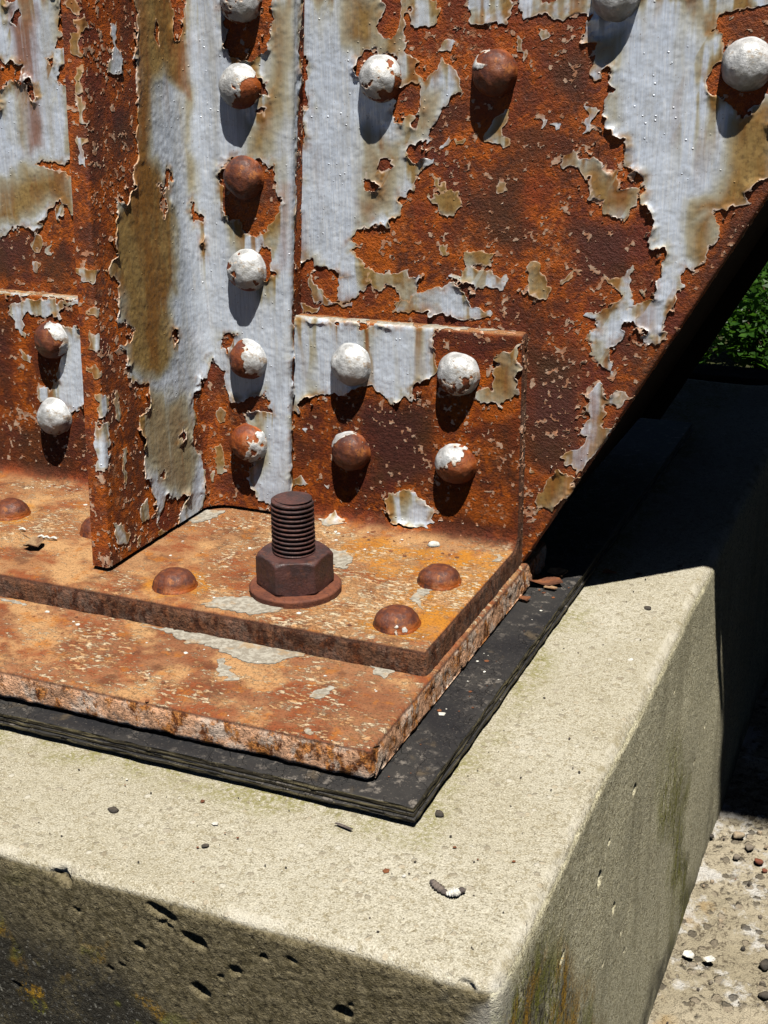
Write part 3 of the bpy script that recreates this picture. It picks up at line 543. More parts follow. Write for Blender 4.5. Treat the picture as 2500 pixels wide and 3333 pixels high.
def steel_face(name, key, P, a, b, flip, parent, seed, mat, rough=.00035, extra=None, cull=None, fleck=.03, curl=.0040, sub=2, fmask=None, edge_rough=.5, drips=True):
    """rusted skin on a coarse grid plus the coats of paint on the fine grid, both from the same surface"""
    N = gnormals(P, flip)
    sd, fk = coat_field(key, a, b, seed, fleck, fmask)
    t = TRACE[key]
    st = soft(a, b, t['tan'], .015, seed+200); rd = soft(a, b, t['red'], .007, seed+210)
    if drips:
        d = np.zeros(sd.shape[0]); dr = np.zeros_like(sd); src = np.where(sd < -.0008, 1., 0.)
        cn = fbm2(a, b*.12, .0075, 3, seed+600); dec = np.exp(-STEP/(.012+.055*np.clip(fbm2(a, b*.2, .02, 2, seed+610)-.25, 0, 1)))
        for j in range(sd.shape[1]-1, -1, -1):
            d = np.maximum(d*dec[:, j], src[:, j]); dr[:, j] = d
        dr = dr*sstep(cn, .40, .66)*(sd > -.001)
        halo = np.exp(-np.clip(sd, 0, 1)/.007)*sstep(fbm2(a, b, .014, 3, seed+620), .42, .62)
        st = np.maximum(st, np.clip(dr*.75+halo*.42, 0, 1)); rd = np.maximum(rd, dr*sstep(fbm2(a, b*.2, .009, 2, seed+630), .50, .70)*.9)
    dk = soft(a, b, t['dark'], .012, seed+220); og = soft(a, b, t['orange'], .004, seed+230)
    rg = ((fbm2(a, b, .012, 4, seed+240)-.5)*2+(fbm2(a, b, .003, 3, seed+250)-.5)*.9)*rough
    if extra is not None and 'side' in extra: rg = rg*(1+edge_rough*extra['side'])
    R = P+N*rg[..., None]
    s = slice(None, None, sub)
    sub2 = lambda x: x[s, s]
    n, m = sub2(a).shape
    at = dict(sd=sub2(sd)*1000, dark=sub2(dk), orange=sub2(og))
    for k2 in ('top', 'side'):
        at[k2] = sub2(extra[k2]) if extra and k2 in extra else np.zeros((n, m))
    F = grid_faces(n, m, None if cull is None else sub2(cull)[:-1, :-1])
    if flip: F = F[:, ::-1]
    V, F, rest = compact(sub2(R).reshape(-1, 3), F, *[x.reshape(-1) for x in at.values()])
    o = mesh_np(name, V, F, mat, parent, dict(zip(at.keys(), rest)))
    pat = dict(sd=sd*1000, stain=st, red=rd, fleck=fk, top=(np.maximum(extra['top'], extra['side']) if extra else 0*sd))
    fk *= 1
    objs = coat_mesh('paint_patch', R, N, sd, pat, o, M_PAINT, cull, curl=curl, seed=seed, ab=(a, b))
    if flip:
        for q in objs: q.data.flip_normals()
    return o

def wrap(u, hi, r):
    """fold a sheet round an edge at u=hi: returns place along the sheet and depth behind it"""
    t = u-(hi-r); L = r*math.pi/2
    ang = np.clip(t, 0, L)/r
    uu = np.where(t <= 0, u, hi-r+r*np.sin(ang)); dep = np.where(t <= 0, 0, r*(1-np.cos(ang))+np.maximum(t-L, 0))
    return uu, dep

STEP = .0007
for cx, cy, cr in ((-.0471, -.1597, 27), (.1247, -.0836, 30), (.1244, -.1589, 30), (.135, -.12, 34), (.06, -.05, 30), (-.25, -.0855, 24)):
    TRACE['bang']['orange'].append([.8, [int(v) for k in range(14) for v in (cx*1000+cr*math.cos(k*.449), cy*1000+cr*.8*math.sin(k*.449))]])
column = tag(empty('bridge_column', (0, 0, 0)), 'riveted steel bridge column with flaking silver paint and orange rust on its base plate', 'bridge column')

# gusset plate: right edge runs up and out along the diagonal
KD, X0 = .561, .1675
zs = np.arange(-.018, .50, STEP); U = np.arange(-.62, X0+.016, STEP)
Ug, Zg = np.meshgrid(U, zs, indexing='ij')
uu, dep = wrap(Ug, X0, .0025)
xa = uu+KD*Zg
P = np.stack([xa, .010+dep, Zg], -1)
vis = (xa > -.36) & ~((xa > -.100) & (xa < -.045)) & (Zg < .46)
steel_face('gusset_plate', 'gus', P, Ug+KD*Zg, Zg, False, column, 11, M_RUST, cull=vis, fleck=.005, curl=.0017)
# the box of the diagonal behind the gusset, its shade put into the near-black steel
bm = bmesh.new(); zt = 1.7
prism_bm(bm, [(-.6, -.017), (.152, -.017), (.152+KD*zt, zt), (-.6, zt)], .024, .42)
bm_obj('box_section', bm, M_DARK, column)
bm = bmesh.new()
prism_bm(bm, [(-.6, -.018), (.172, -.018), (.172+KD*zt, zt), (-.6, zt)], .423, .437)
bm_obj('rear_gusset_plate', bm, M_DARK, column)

# base angle: vertical leg on the gusset, horizontal leg on the base plate
ZT, YF, TH = .163, -.189, .0180
def prof(w, corners, raw):
    y, z = raw(w)
    for wc, r in corners:
        t = np.clip((w-wc+r)/(2*r), 0, 1); k = np.abs(w-wc) < r
        y0, z0 = raw(np.array(wc-r)); y1, z1 = raw(np.array(wc)); y2, z2 = raw(np.array(wc+r))
        y = np.where(k, (1-t)**2*y0+2*t*(1-t)*y1+t*t*y2, y); z = np.where(k, (1-t)**2*z0+2*t*(1-t)*z1+t*t*z2, z)
    return y, z
def raw_angle(w):
    y = np.where(w > ZT, w-ZT, np.where(w > 0, 0, np.where(w > YF, w, YF)))
    z = np.where(w > ZT, ZT, np.where(w > 0, w, np.where(w > YF, 0, w-YF)))
    return y, z
W = np.arange(YF-TH, ZT+.012, STEP); X = np.arange(-.36, .157+.020, STEP)
Xg, Wg = np.meshgrid(X, W, indexing='ij')
yy, zz = prof(Wg, [(ZT, .003), (0., .013), (YF, .006)], raw_angle)
B0 = np.stack([Xg*0, yy, zz], -1); xx, dep = wrap(Xg, .157, .0035)
bx = np.stack([xx, yy, zz], -1); nb = gnormals(np.stack([Xg, yy, zz], -1), False)
if nb[10, 400][1]*0+nb[10, np.argmin(abs(W-.08))][1] > 0: nb = -nb; flipA = True
else: flipA = False
dep = np.where(Wg > .004, np.minimum(dep, .012), dep)
P = bx-nb*dep[..., None]
top = np.maximum(sstep(-Wg, -.004, .014), sstep(Wg, ZT-.0015, ZT+.001)); side = np.maximum(sstep(-(Wg-YF), -.0045, .006), sstep(Xg, .1540, .1590))
steel_face('base_angle', 'bang', P, Xg, Wg, flipA, column, 23, M_SHELF, rough=.00035, extra=dict(top=top*(1-side), side=side), fleck=.005, curl=.0018, fmask=Wg > .012)

# base plate under the angle
ZB, YB, XB = -.0182, -.285, .161
def raw_plate(w):
    lo = YB-.0202
    return np.where(w > YB, w, np.where(w > lo, YB, YB+(lo-w))), np.where(w > YB, ZB, np.where(w > lo, ZB+(w-YB), ZB-.0202))
W = np.arange(YB-.0262, .06, .0009); X = np.arange(-.36, XB+.0245, .0009)
Xg, Wg = np.meshgrid(X, W, indexing='ij')
yy, zz = prof(Wg, [(YB, .0045), (YB-.0202, .0035)], raw_plate)
xx, dep = wrap(Xg, XB, .004); dep = np.where(Wg > YB, np.minimum(dep, .0205), np.minimum(dep, .0205))
nb = gnormals(np.stack([Xg, yy, zz], -1), False)
flipB = nb[5, -5][2] < 0
if flipB: nb = -nb
P = np.stack([xx, yy, zz], -1)-nb*dep[..., None]
side = np.maximum(sstep(-(Wg-YB), -.003, .0045), sstep(Xg, XB-.003, XB+.003))
# chipped outer corner and lamination along the front edge
steel_face('base_plate', 'bpl', P, Xg, Wg, flipB, column, 37, M_PLATE, rough=.00055, extra=dict(top=1-side, side=side), fleck=.0, curl=.0003, edge_rough=1.3, drips=False)

# stiffener angle: outstanding leg towards the viewer, flange riveted over the plates
UL, UR, RF = -.147, .070, .022
U = np.arange(UL-.013, UR+.0235, STEP); zs = np.arange(.0035, .46, STEP)
Ug, Zg = np.meshgrid(U, zs, indexing='ij')
u1, d1 = wrap(-Ug, -UL, .0025); u2, d2 = wrap(Ug, UR, .003)
uu = np.where(Ug < -.05, -u1, u2); dep = np.where(Ug < -.05, d1, d2)
full = np.where(uu < 0, uu*(1-.066*Zg/.147), uu*(1+.0545*Zg/.070))
ab_u = np.where(Ug < 0, Ug*(1-.066*Zg/.147), Ug*(1+.0545*Zg/.070))
XC, YC = -.105, -.010
px_ = np.where(full > 0, XC+full, XC); py_ = np.where(full > 0, YC, YC+full)
t = np.clip((full+RF)/(2*RF), 0, 1); k = np.abs(full) < RF
px_ = np.where(k, (1-t)**2*XC+2*t*(1-t)*XC+t*t*(XC+RF), px_); py_ = np.where(k, (1-t)**2*(YC-RF)+2*t*(1-t)*YC+t*t*YC, py_)
flat = np.stack([px_, py_, Zg], -1)
P = flat.copy()
P[..., 0] -= np.where(Ug < -.05, dep, 0); P[..., 1] += np.where(Ug > 0, dep, 0)
# foot of the leg is cut slightly ragged
steel_face('stiffener_angle', 'stiff', P, ab_u, Zg, False, column, 53, M_RUST, fleck=.006, curl=.0014)
bm = bmesh.new()
vs = [(-.1165, -.1545, .004), (-.1065, -.1545, .004), (-.1065, -.012, .004), (-.1165, -.012, .004)]
lo = [bm.verts.new(v) for v in vs]; hi = [bm.verts.new((x, y+(.030 if i < 2 else 0), .46)) for i, (x, y, z) in enumerate(vs)]
bm.faces.new(lo[::-1]); bm.faces.new(hi)
for i in range(4): bm.faces.new((lo[i], lo[(i+1) % 4], hi[(i+1) % 4], hi[i]))
bmesh.ops.recalc_face_normals(bm, faces=bm.faces[:])
bm_obj('stiffener_back', bm, M_RUST, column)

# ------------------------------------------------------------------ rivets
def rivet(loc, axis, rad, h, cover, brown, seed, squash=1.0):
    nu, nv = 88, 36
    th = np.linspace(0, 2*np.pi, nu, endpoint=False); s = np.linspace(0, 1, nv)
    T, Sg = np.meshgrid(th, s, indexing='ij')
    ph = Sg*(np.pi/2)*1.0
    r = rad*np.sin(ph)**.92; z = h*np.cos(ph)**.86
    # little flared foot where rust has swollen under the head
    r = np.where(Sg > .96, rad*1.035, r); z = np.where(Sg > .985, -.0015, z)
    p = np.stack([r*np.cos(T), r*np.sin(T), z], -1)
    wpos = np.stack([p[..., 0], p[..., 1], p[..., 2]], -1)
    q = p+np.array([seed*.37, seed*.11, seed*.73])
    p = p*(1+(fbm3(q, .011, 3, 900)-.5)[..., None]*.17)+0*wpos
    ca = (fbm3(q, .013, 4, 930, .55)-.5)*2.2+(fbm3(q, .005, 3, 935)-.5)*1.6
    d = p/np.linalg.norm(p, axis=-1, keepdims=True)
    cov = ca+cover[0]+d[..., 0]*cover[1]+d[..., 1]*cover[2]
    nrm = d
    p = p+nrm*(np.clip(cov/.06, -1, 1)*.00025)[..., None]+nrm*((fbm3(q, .0035, 2, 950)-.5)*.00025)[..., None]
    F = []
    i = np.arange(nu*nv).reshape(nu, nv); i2 = np.roll(i, -1, 0)
    F = np.stack([i[:, :-1], i[:, 1:], i2[:, 1:], i2[:, :-1]], -1).reshape(-1, 4)
    if axis == 'y': p = np.stack([p[..., 0], -p[..., 2], p[..., 1]], -1)
    V = p.reshape(-1, 3)
    z0 = np.zeros(len(V))
    o = mesh_np('rivet', V, F, M_RIVET, column, dict(cover=cov.reshape(-1), top=z0, brown=z0+brown, sd=z0+8, stain=z0+.12, red=z0, fleck=z0, dark=z0+.2, orange=z0+(.8 if axis == 'z' else .2), foot=np.clip((Sg.reshape(-1)-.72)/.2, 0, 1)*(1. if axis == 'z' else .5)))
    o.location = loc
    return o
RR, RH = .0157, .0143
# x, z, face y, cover(bias, right, up), brown
wall_rivets = [
    (-.0537, .3893, -.010, (.45, 0, .2), .2), (-.0572, .3313, -.010, (.55, -.9, .5), .2), (-.0584, .2669, -.010, (-1.15, 0, 0), 1.),
    (-.0598, .1979, -.010, (.25, .7, .4), .3), (-.0626, .1287, -.010, (-.35, 1.3, .5), .6), (-.0662, .0605, -.010, (-.35, .9, -.2), .2),
    (.0443, .3363, .010, (.2, -.1, .35), .4), (.1292, .3404, .010, (-.55, -.7, .1), .9), (.2106, .3886, .010, (.5, 0, .2), .2), (.2969, .3461, .010, (.95, 0, .2), .2),
    (.0210, .1298, 0., (.75, -.2, .3), .3), (.1078, .1300, 0., (.35, .0, .35), .6), (.0192, .0598, 0., (-.65, -.5, .75), 1.), (.1064, .0603, 0., (-.25, -.7, .5), .5),
    (-.2562, .1258, 0., (-.65, 1.3, .3), .9), (-.2614, .0582, 0., (.7, 0, .4), .2)]
for i, (x, z, y, cv, br) in enumerate(wall_rivets):
    rivet((x, y, z), 'y', RR, RH, cv, br, i+1)
for i, (x, y) in enumerate([(-.0471, -.1597), (.1247, -.0836), (.1244, -.1589), (-.2499, -.0855), (-.1972-.055, -.1577), (-.1588, -.0910)]):
    rivet((x, y, 0), 'z', RR*1.0, .0128, (-1.15, .2, -.5), 1., i+40)

# ------------------------------------------------------------------ anchor bolt
BX, BY = .0357, -.1334
bolt = tag(empty('anchor_bolt', (BX, BY, 0)), 'dark brown threaded anchor bolt with hex nut on a round washer', 'bolt')
def lathe(name, rz, mat, nu=96, cap=True):
    th = np.linspace(0, 2*np.pi, nu, endpoint=False)
    T, K = np.meshgrid(th, np.arange(rz[0].shape[-1]), indexing='ij')
    R = rz[0][None, :]+0*T if rz[0].ndim == 1 else rz[0]; Z = rz[1][None, :]+0*T if rz[1].ndim == 1 else rz[1]
    n = R.shape[1]
    P = np.stack([R*np.cos(T), R*np.sin(T), Z], -1).reshape(-1, 3)
    i = np.arange(nu*n).reshape(nu, n); i2 = np.roll(i, -1, 0)
    F = np.stack([i[:, :-1], i2[:, :-1], i2[:, 1:], i[:, 1:]], -1).reshape(-1, 4)
    P = P+((fbm3(P+3.3, .004, 3, 970)-.5)*.0007)[:, None]*np.stack([np.cos(T), np.sin(T), 0*T], -1).reshape(-1, 3)
    o = mesh_np(name, P, F, mat, bolt)
    return o
def profile_line(pts, n):
    pts = np.array(pts, float); d = np.r_[0, np.cumsum(np.hypot(*np.diff(pts, axis=0).T))]
    s = np.unique(np.r_[np.linspace(0, d[-1], n), d]); return np.interp(s, d, pts[:, 0]), np.interp(s, d, pts[:, 1])
r_, z_ = profile_line([(.010, -.002), (.0318, -.002), (.0325, -.001), (.0325, .0042), (.0312, .0054), (.010, .0054)], 40)
lathe('washer', (r_, z_), M_WASHER)
# hex nut
nu = 180; th = np.linspace(0, 2*np.pi, nu, endpoint=False)
zc = np.r_[np.linspace(.0052, .0295, 26), np.full(14, .0295)]
rc = np.r_[np.full(26, 1.0), np.linspace(1., .4, 14)]
hexr = .0235/np.cos((th+math.radians(32)) % (np.pi/3)-np.pi/6)
Rn = hexr[:, None]*rc[None, :]
cone = .0238+(.0295-zc[None, :])*1.25; cone2 = .0245+(zc[None, :]-.0052)*2.2
Rn = np.minimum(np.minimum(Rn, cone), cone2)
Zn = zc[None, :]+0*Rn
lathe('nut', (Rn, Zn), M_BOLT, nu)
# threaded rod
nz_ = 260; zz_ = np.linspace(.020, .0690, nz_); T, Zt = np.meshgrid(th, zz_, indexing='ij')
pitch = .0033; ph = (Zt/pitch+T/(2*np.pi)) % 1.0
tri = np.abs(ph-.5)*2
Rt = .0151-.0030*np.clip((1-tri)*2.0-.55, 0, 1); Rt = np.where(Zt > .0655, np.minimum(Rt, .0146), Rt)
Rt = np.minimum(Rt, .0151-(np.clip(Zt-.0675, 0, 1))*1.2)
Rt = np.concatenate([Rt, np.linspace(1, 0, 14)[None, :]*Rt[:, -1:]], 1); Zt = np.concatenate([Zt, np.full((nu, 14), .0690)], 1)
lathe('threaded_rod', (Rt, Zt), M_BOLT, nu)

# ------------------------------------------------------------------ rounded, roughened blocks
def block(name, lo, hi, r, xs, ys, zs, disp, mats, attrf, parent=None, faces='T F R'):
    lo = np.array(lo, float); hi = np.array(hi, float); VV = []; FF = []; NN = []; n0 = 0
    for fc in faces.split():
        if fc in 'TD':
            A, B = np.meshgrid(xs, ys, indexing='ij'); P = np.stack([A, B, 0*A+(hi[2] if fc == 'T' else lo[2])], -1); fl = fc == 'D'
        elif fc in 'FB':
            A, B = np.meshgrid(xs, zs, indexing='ij'); P = np.stack([A, 0*A+(lo[1] if fc == 'F' else hi[1]), B], -1); fl = fc == 'B'
        else:
            A, B = np.meshgrid(ys, zs, indexing='ij'); P = np.stack([0*A+(hi[0] if fc == 'R' else lo[0]), A, B], -1); fl = fc == 'L'
        C = np.clip(P, lo+r, hi-r); d = P-C; L = np.linalg.norm(d, axis=-1, keepdims=True); N = d/np.maximum(L, 1e-9)
        P2 = C+N*r
        F = grid_faces(*A.shape)
        if fl: F = F[:, ::-1]
        VV.append(P2.reshape(-1, 3)); NN.append(N.reshape(-1, 3)); FF.append(F+n0); n0 += A.size
    V = np.concatenate(VV); N = np.concatenate(NN); F = np.concatenate(FF)
    D = disp(V, N); V2 = V+N*D[:, None]
    return mesh_np(name, V2, F, mats, parent, attrf(V, N))
def dens(parts):
    return np.unique(np.round(np.concatenate([np.arange(a, b, s) for a, b, s in parts]+[[parts[-1][1]]]), 6))

# ------------------------------------------------------------------ bearing pad: layers of rubbery board
pad = tag(empty('bearing_pad', (0, -.29, -.0535)), 'black cracked rubber bearing pad with frayed layered edge under the base plate', 'bearing pad')
PZ = [(-.0535, -.0508), (-.0506, -.0478), (-.0476, -.0448), (-.0446, -.0408)]
for i, (z0, z1) in enumerate(PZ):
    dx = [-.0042, .0006, -.0004, -.0006][i]
    xs = dens([(-.40, -.36, .02), (-.36, .193+dx, .0016)]); ys = dens([(-.2975-dx, .02, .0016), (.02, .50, .02)]); zs = np.linspace(z0, z1, 5)
    if i < 3:
        xs = dens([(-.40, .17, .004), (.17, .193+dx, .0016)]); ys = dens([(-.2975-dx, -.27, .0016), (-.27, .50, .006)])
    def dsp(V, N, i=i):
        e = 1-np.abs(N[:, 2]); return (fbm3(V*np.array([1, 1, 2.]), .010, 4, 1000+i)-.55)*.0034*e*(1.0 if i else 1.5)+(fbm3(V, .05, 2, 1010)-.5)*.0010*(1-e)
    def atf(V, N): return dict(side=sstep(1-np.abs(N[:, 2]), .3, .7))
    o = block('rubber_layer', (-.40, -.2975-dx, z0), (.193+dx, .50, z1), .0007, xs, ys, zs, dsp, M_RUBBER, atf, None, 'T F R')
    adopt(o, pad)

# ------------------------------------------------------------------ concrete pedestal
PT, PXR, PYF = -.0540, .2805, -.406
PITS = [(c, s) for c, s in [((0.0276, -0.0602), (0.0082, 0.0049, -0.33, 0.006)), ((0.0922, -0.0648), (0.0105, 0.0045, -0.34, 0.006)), ((0.0941, -0.072), (0.0053, 0.0021, -0.28, 0.003)), ((0.1114, -0.0771), (0.0087, 0.0042, -0.33, 0.006)), ((0.0755, -0.0919), (0.004, 0.0028, -0.44, 0.004)), ((0.1351, -0.0894), (0.0045, 0.0035, -0.11, 0.005)), ((0.1127, -0.1101), (0.0069, 0.0042, -0.39, 0.006)), ((0.1264, -0.096), (0.0024, 0.0017, -0.28, 0.003)), ((0.0363, -0.0796), (0.0029, 0.0017, -0.33, 0.003)), ((0.1532, -0.0745), (0.0021, 0.0016, -0.17, 0.003)), ((0.0544, -0.1134), (0.0029, 0.0017, -0.22, 0.003)), ((-0.0137, -0.1468), (0.004, 0.0021, -0.28, 0.003)), ((0.0626, -0.1085), (0.0024, 0.0014, -0.22, 0.003)), ((0.1981, -0.0949), (0.0058, 0.0045, 0.0, 0.006)), ((0.2024, -0.0886), (0.0021, 0.0017, 0.0, 0.003)), ((0.2645, -0.0575), (0.0053, 0.0021, -0.22, 0.004)), ((0.1694, -0.0714), (0.004, 0.0017, -0.22, 0.003)), ((0.1529, -0.0751), (0.0026, 0.0014, -0.22, 0.003))]]
RPITS = [((-0.125, -0.1097), (0.005, 0.0036, 0.004)), ((-0.2074, -0.126), (0.0043, 0.0055, 0.004)), ((-0.1686, -0.1746), (0.0036, 0.0036, 0.004)), ((-0.2912, -0.1212), (0.0057, 0.0023, 0.004)), ((-0.1872, -0.112), (0.0029, 0.0013, 0.004)), ((-0.1341, -0.2197), (0.0029, 0.0013, 0.004)), ((-0.1892, -0.2036), (0.0025, 0.0011, 0.004)), ((0.1691, -0.2187), (0.0029, 0.0026, 0.004)), ((0.1237, -0.2297), (0.0025, 0.0016, 0.004)), ((0.0036, -0.1007), (0.0021, 0.0013, 0.004)), ((0.1445, -0.3518), (0.0029, 0.002, 0.004)), ((-0.1212, -0.2457), (0.0021, 0.0013, 0.004))]
def ped_disp(V, N):
    d = (fbm3(V, .09, 2, 1100)-.5)*.004
    side = 1-np.clip(N[:, 2], 0, 1)
    fr = side*sstep(-N[:, 1], .2, .7)
    d += (fbm3(V, .0026, 2, 1110, .7)-.5)*(.0004+.0007*fr+.0002*side)+(fbm3(V*np.array([.7, .7, 1.5]), .013, 3, 1112)-.5)*.0005*fr
    # worn arrises
    edge = sstep(np.sort(np.abs(N), 1)[:, 1], .15, .6)
    d -= edge*np.clip(fbm3(V, .02, 3, 1120)-.45, 0, 1)*.0045
    x, y, z = V.T
    for (cx, cz), (rx, rz, rot, dp) in PITS:
        u = (x-cx)*math.cos(rot)+(z-cz)*math.sin(rot); v = -(x-cx)*math.sin(rot)+(z-cz)*math.cos(rot)
        q = np.sqrt((u/rx)**2+(v/rz)**2)+(fbm3(V, .004, 2, 1130)-.5)*.6
        d -= sstep(-q, -1.05, -.55)*dp*(N[:, 1] < -.5)
    for (cy, cz), (ry, rz, dp) in RPITS:
        q = np.sqrt(((y-cy)/ry)**2+((z-cz)/rz)**2)+(fbm3(V, .004, 2, 1131)-.5)*.6
        d -= sstep(-q, -1.05, -.55)*dp*(N[:, 0] > .5)
    return d
def ped_attr(V, N):
    x, y, z = V.T
    wv = (fbm3(V, .05, 3, 1140)-.5)
    up = sstep(N[:, 2]+wv*.35, .42, .72)
    right = sstep(N[:, 0]+wv*.3, .45, .65)
    # soot and algae: lower left of the front, foot and far edge of the right face
    al = sstep((-(x-.06)*.42-(z+.088)*1.0)+wv*.06, .0, .06)*(N[:, 1] < -.2)
    yb = -.355+(-.03-z)*.74; zone = sstep(yb-y+wv*.09, -.025, .035)*sstep(-z, .060, .085)
    alr = np.clip(sstep(-z+wv*.10, .36, .41)+zone*.95*sstep(fbm3(V*np.array([1, 1, .3]), .018, 3, 1170), .42, .56)+np.clip(1-np.abs(y-.03+(z+.2)*.55+wv*.10)/.035, 0, 1)*sstep(-z, .20, .32)*.9, 0, 1)*.85*right
    streak = np.clip(1-np.abs(y-.02+(z+.2)*.55+wv*.12)/.05, 0, 1)*sstep(-z, .10, .20)*right
    lich = np.clip(al*.75*sstep(fbm3(V, .022, 3, 1150), .57, .64)+right*(zone*1.0+streak*1.0), 0, 1)
    edge = sstep(np.sort(np.abs(N), 1)[:, 1], .02, .25)
    padd = np.maximum(np.abs(np.maximum(x-.193, 0)), np.abs(np.maximum(-.2975-y, 0)))
    padline = sstep(-padd-wv*.02, -.030, -.004)*(N[:, 2] > .9)
    corner = np.sqrt((x-PXR)**2+(y-PYF)**2+((z+.085)*.55)**2)
    white = sstep(-corner-(fbm3(V, .018, 3, 1160)-.5)*.05, -.024, -.012)*.4
    return dict(up=up, right=right, algae=np.clip(al+alr, 0, 1), lichen=lich, edge=edge, padline=padline, white=white)
xs = dens([(-.9, -.36, .03), (-.36, -.29, .004), (-.29, PXR, .0011)]); ys = dens([(PYF, .34, .0014), (.34, .74, .02)]); zs = dens([(-.42, -.2, .0018), (-.20, PT, .0011)])
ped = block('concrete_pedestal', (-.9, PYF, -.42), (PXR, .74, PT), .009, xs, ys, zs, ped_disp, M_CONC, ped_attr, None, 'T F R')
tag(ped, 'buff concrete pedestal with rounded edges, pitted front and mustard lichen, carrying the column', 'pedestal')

# ------------------------------------------------------------------ ground
gx = dens([(-60, -2, 6), (-2, .2, .2), (.2, .55, .0022), (.55, 3, .2), (3, 60, 6)]); gy = dens([(-60, -2, 6), (-2, -.35, .15), (-.35, .42, .0022), (.42, 1.0, .05)])
A, B = np.meshgrid(gx, gy, indexing='ij'); P = np.stack([A, B, 0*A-.40], -1)
fine = ((A > .2) & (A < .55) & (B > -.35) & (B < .42)).astype(float)
P[..., 2] += fine*((fbm2(A, B, .03, 3, 1200)-.5)*.006+np.abs(fbm2(A, B, .008, 3, 1210)-.5)*.008-.004)
tag(mesh_np('pavement', P.reshape(-1, 3), grid_faces(*A.shape), M_PAVE), kind='structure')
gx = dens([(-60, -4, 4), (-4, 4, .25), (4, 60, 4)]); gy = dens([(1.0, 12, .25), (12, 90, 4)])
A, B = np.meshgrid(gx, gy, indexing='ij')
Z = -.404-1.9*sstep(B, 1.2, 6.5)+(fbm2(A, B, 1.3, 3, 1220)-.5)*.2*sstep(B, 1.5, 3)
tag(mesh_np('ground', np.stack([A, B, Z], -1).reshape(-1, 3), grid_faces(*A.shape), M_LAWN), kind='structure')

# low wall behind, in the deck's shade and toned near black to deepen it
wall = tag(empty('retaining_wall', (.5, .95, -.41)), 'low concrete wall toned near black for the deep shade behind the pedestal', 'wall')
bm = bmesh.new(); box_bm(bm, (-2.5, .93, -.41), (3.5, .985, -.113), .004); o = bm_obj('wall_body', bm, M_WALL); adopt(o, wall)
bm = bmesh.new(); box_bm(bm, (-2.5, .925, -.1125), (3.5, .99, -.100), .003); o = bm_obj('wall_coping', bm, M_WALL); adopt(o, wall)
# unseen bridge deck overhead, deepened to block sky light; end wall added at right
H = 3.0; YG = .31-SUN_Q*(H+.4)
deck = tag(empty('shading_deck', (0, YG+3.5, H)), 'unseen bridge deck on steel girders overhead, deepened to block sky light', 'bridge deck')
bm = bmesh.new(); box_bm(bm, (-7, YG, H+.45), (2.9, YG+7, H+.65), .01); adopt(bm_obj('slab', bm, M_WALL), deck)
for k in range(4):
    y = YG+k*2.25
    bm = bmesh.new(); box_bm(bm, (-7, y, H), (2.9, y+.25, H+.02)); box_bm(bm, (-7, y+.115, H+.021), (2.9, y+.135, H+.445))
    adopt(bm_obj('girder', bm, M_DARK), deck)
sky_block = tag(empty('sky_block_wall', (2.6, YG+3.6, -.41)), 'unseen dark wall added under the deck end to block low sky light', 'sky blocker')  # unseen wall added to keep low sky light off the ground behind
bm = bmesh.new(); box_bm(bm, (2.2, YG+.2, -2.4), (2.9, YG+7, H-.005), .02); adopt(bm_obj('sky_block_body', bm, M_WALL), sky_block)

# ------------------------------------------------------------------ shrubs beyond the wall
def shrub(loc, wid, hgt, nleaf, seed, label):
    rng = np.random.RandomState(seed); root = tag(empty('shrub', loc), label, 'shrub', 'shrubs beyond the dark wall')
    V = []; F = []; n = 0
    bs = bmesh.new()
    for k in range(16):
        a = rng.rand()*2*np.pi; tip = np.array([math.cos(a)*wid*rng.rand()**.5, math.sin(a)*wid*rng.rand()**.5, hgt*(.45+.6*rng.rand())])
        prev = None
        for s in np.linspace(0, 1, 6):
            c = tip*np.array([s**1.4, s**1.4, s]); rr = .016*(1-s)+.004
            ring = [bs.verts.new(c+np.array([rr*math.cos(q), rr*math.sin(q), 0])) for q in (0, 2.1, 4.2)]
            if prev:
                for i in range(3): bs.faces.new((prev[i], prev[(i+1) % 3], ring[(i+1) % 3], ring[i]))
            prev = ring
        for j in range(nleaf//16):
            s = rng.rand()**.6; c = tip*np.array([s**1.4, s**1.4, s])+rng.randn(3)*.09
            d = rng.randn(3); d[2] = abs(d[2])*.4-.1; d /= np.linalg.norm(d); e = np.cross(d, rng.randn(3)); e /= np.linalg.norm(e)
            L = .05+.05*rng.rand(); wd = L*.24; up = np.cross(d, e)*L*.12
            V += [c, c+d*L*.5+e*wd, c+d*L-up, c+d*L*.5-e*wd]; F.append((n, n+1, n+2, n+3)); n += 4
    bm_obj('stem', bs, M_STEM, root)
    o = mesh_np('leaves', np.array(V), np.array(F), M_LEAF, root); o['kind'] = 'stuff'
    return root
shrub((-1.45, 8.6, -2.33), .75, 1.15, 5200, 5, 'bright green leafy shrub nearest the column edge beyond the wall')
shrub((-.55, 8.45, -2.33), .65, 1.0, 4800, 6, 'low green shrub at the right frame edge beyond the wall')
shrub((-1.0, 9.9, -2.33), 1.0, 1.7, 5200, 7, 'taller green shrub filling the gap behind the two low shrubs')

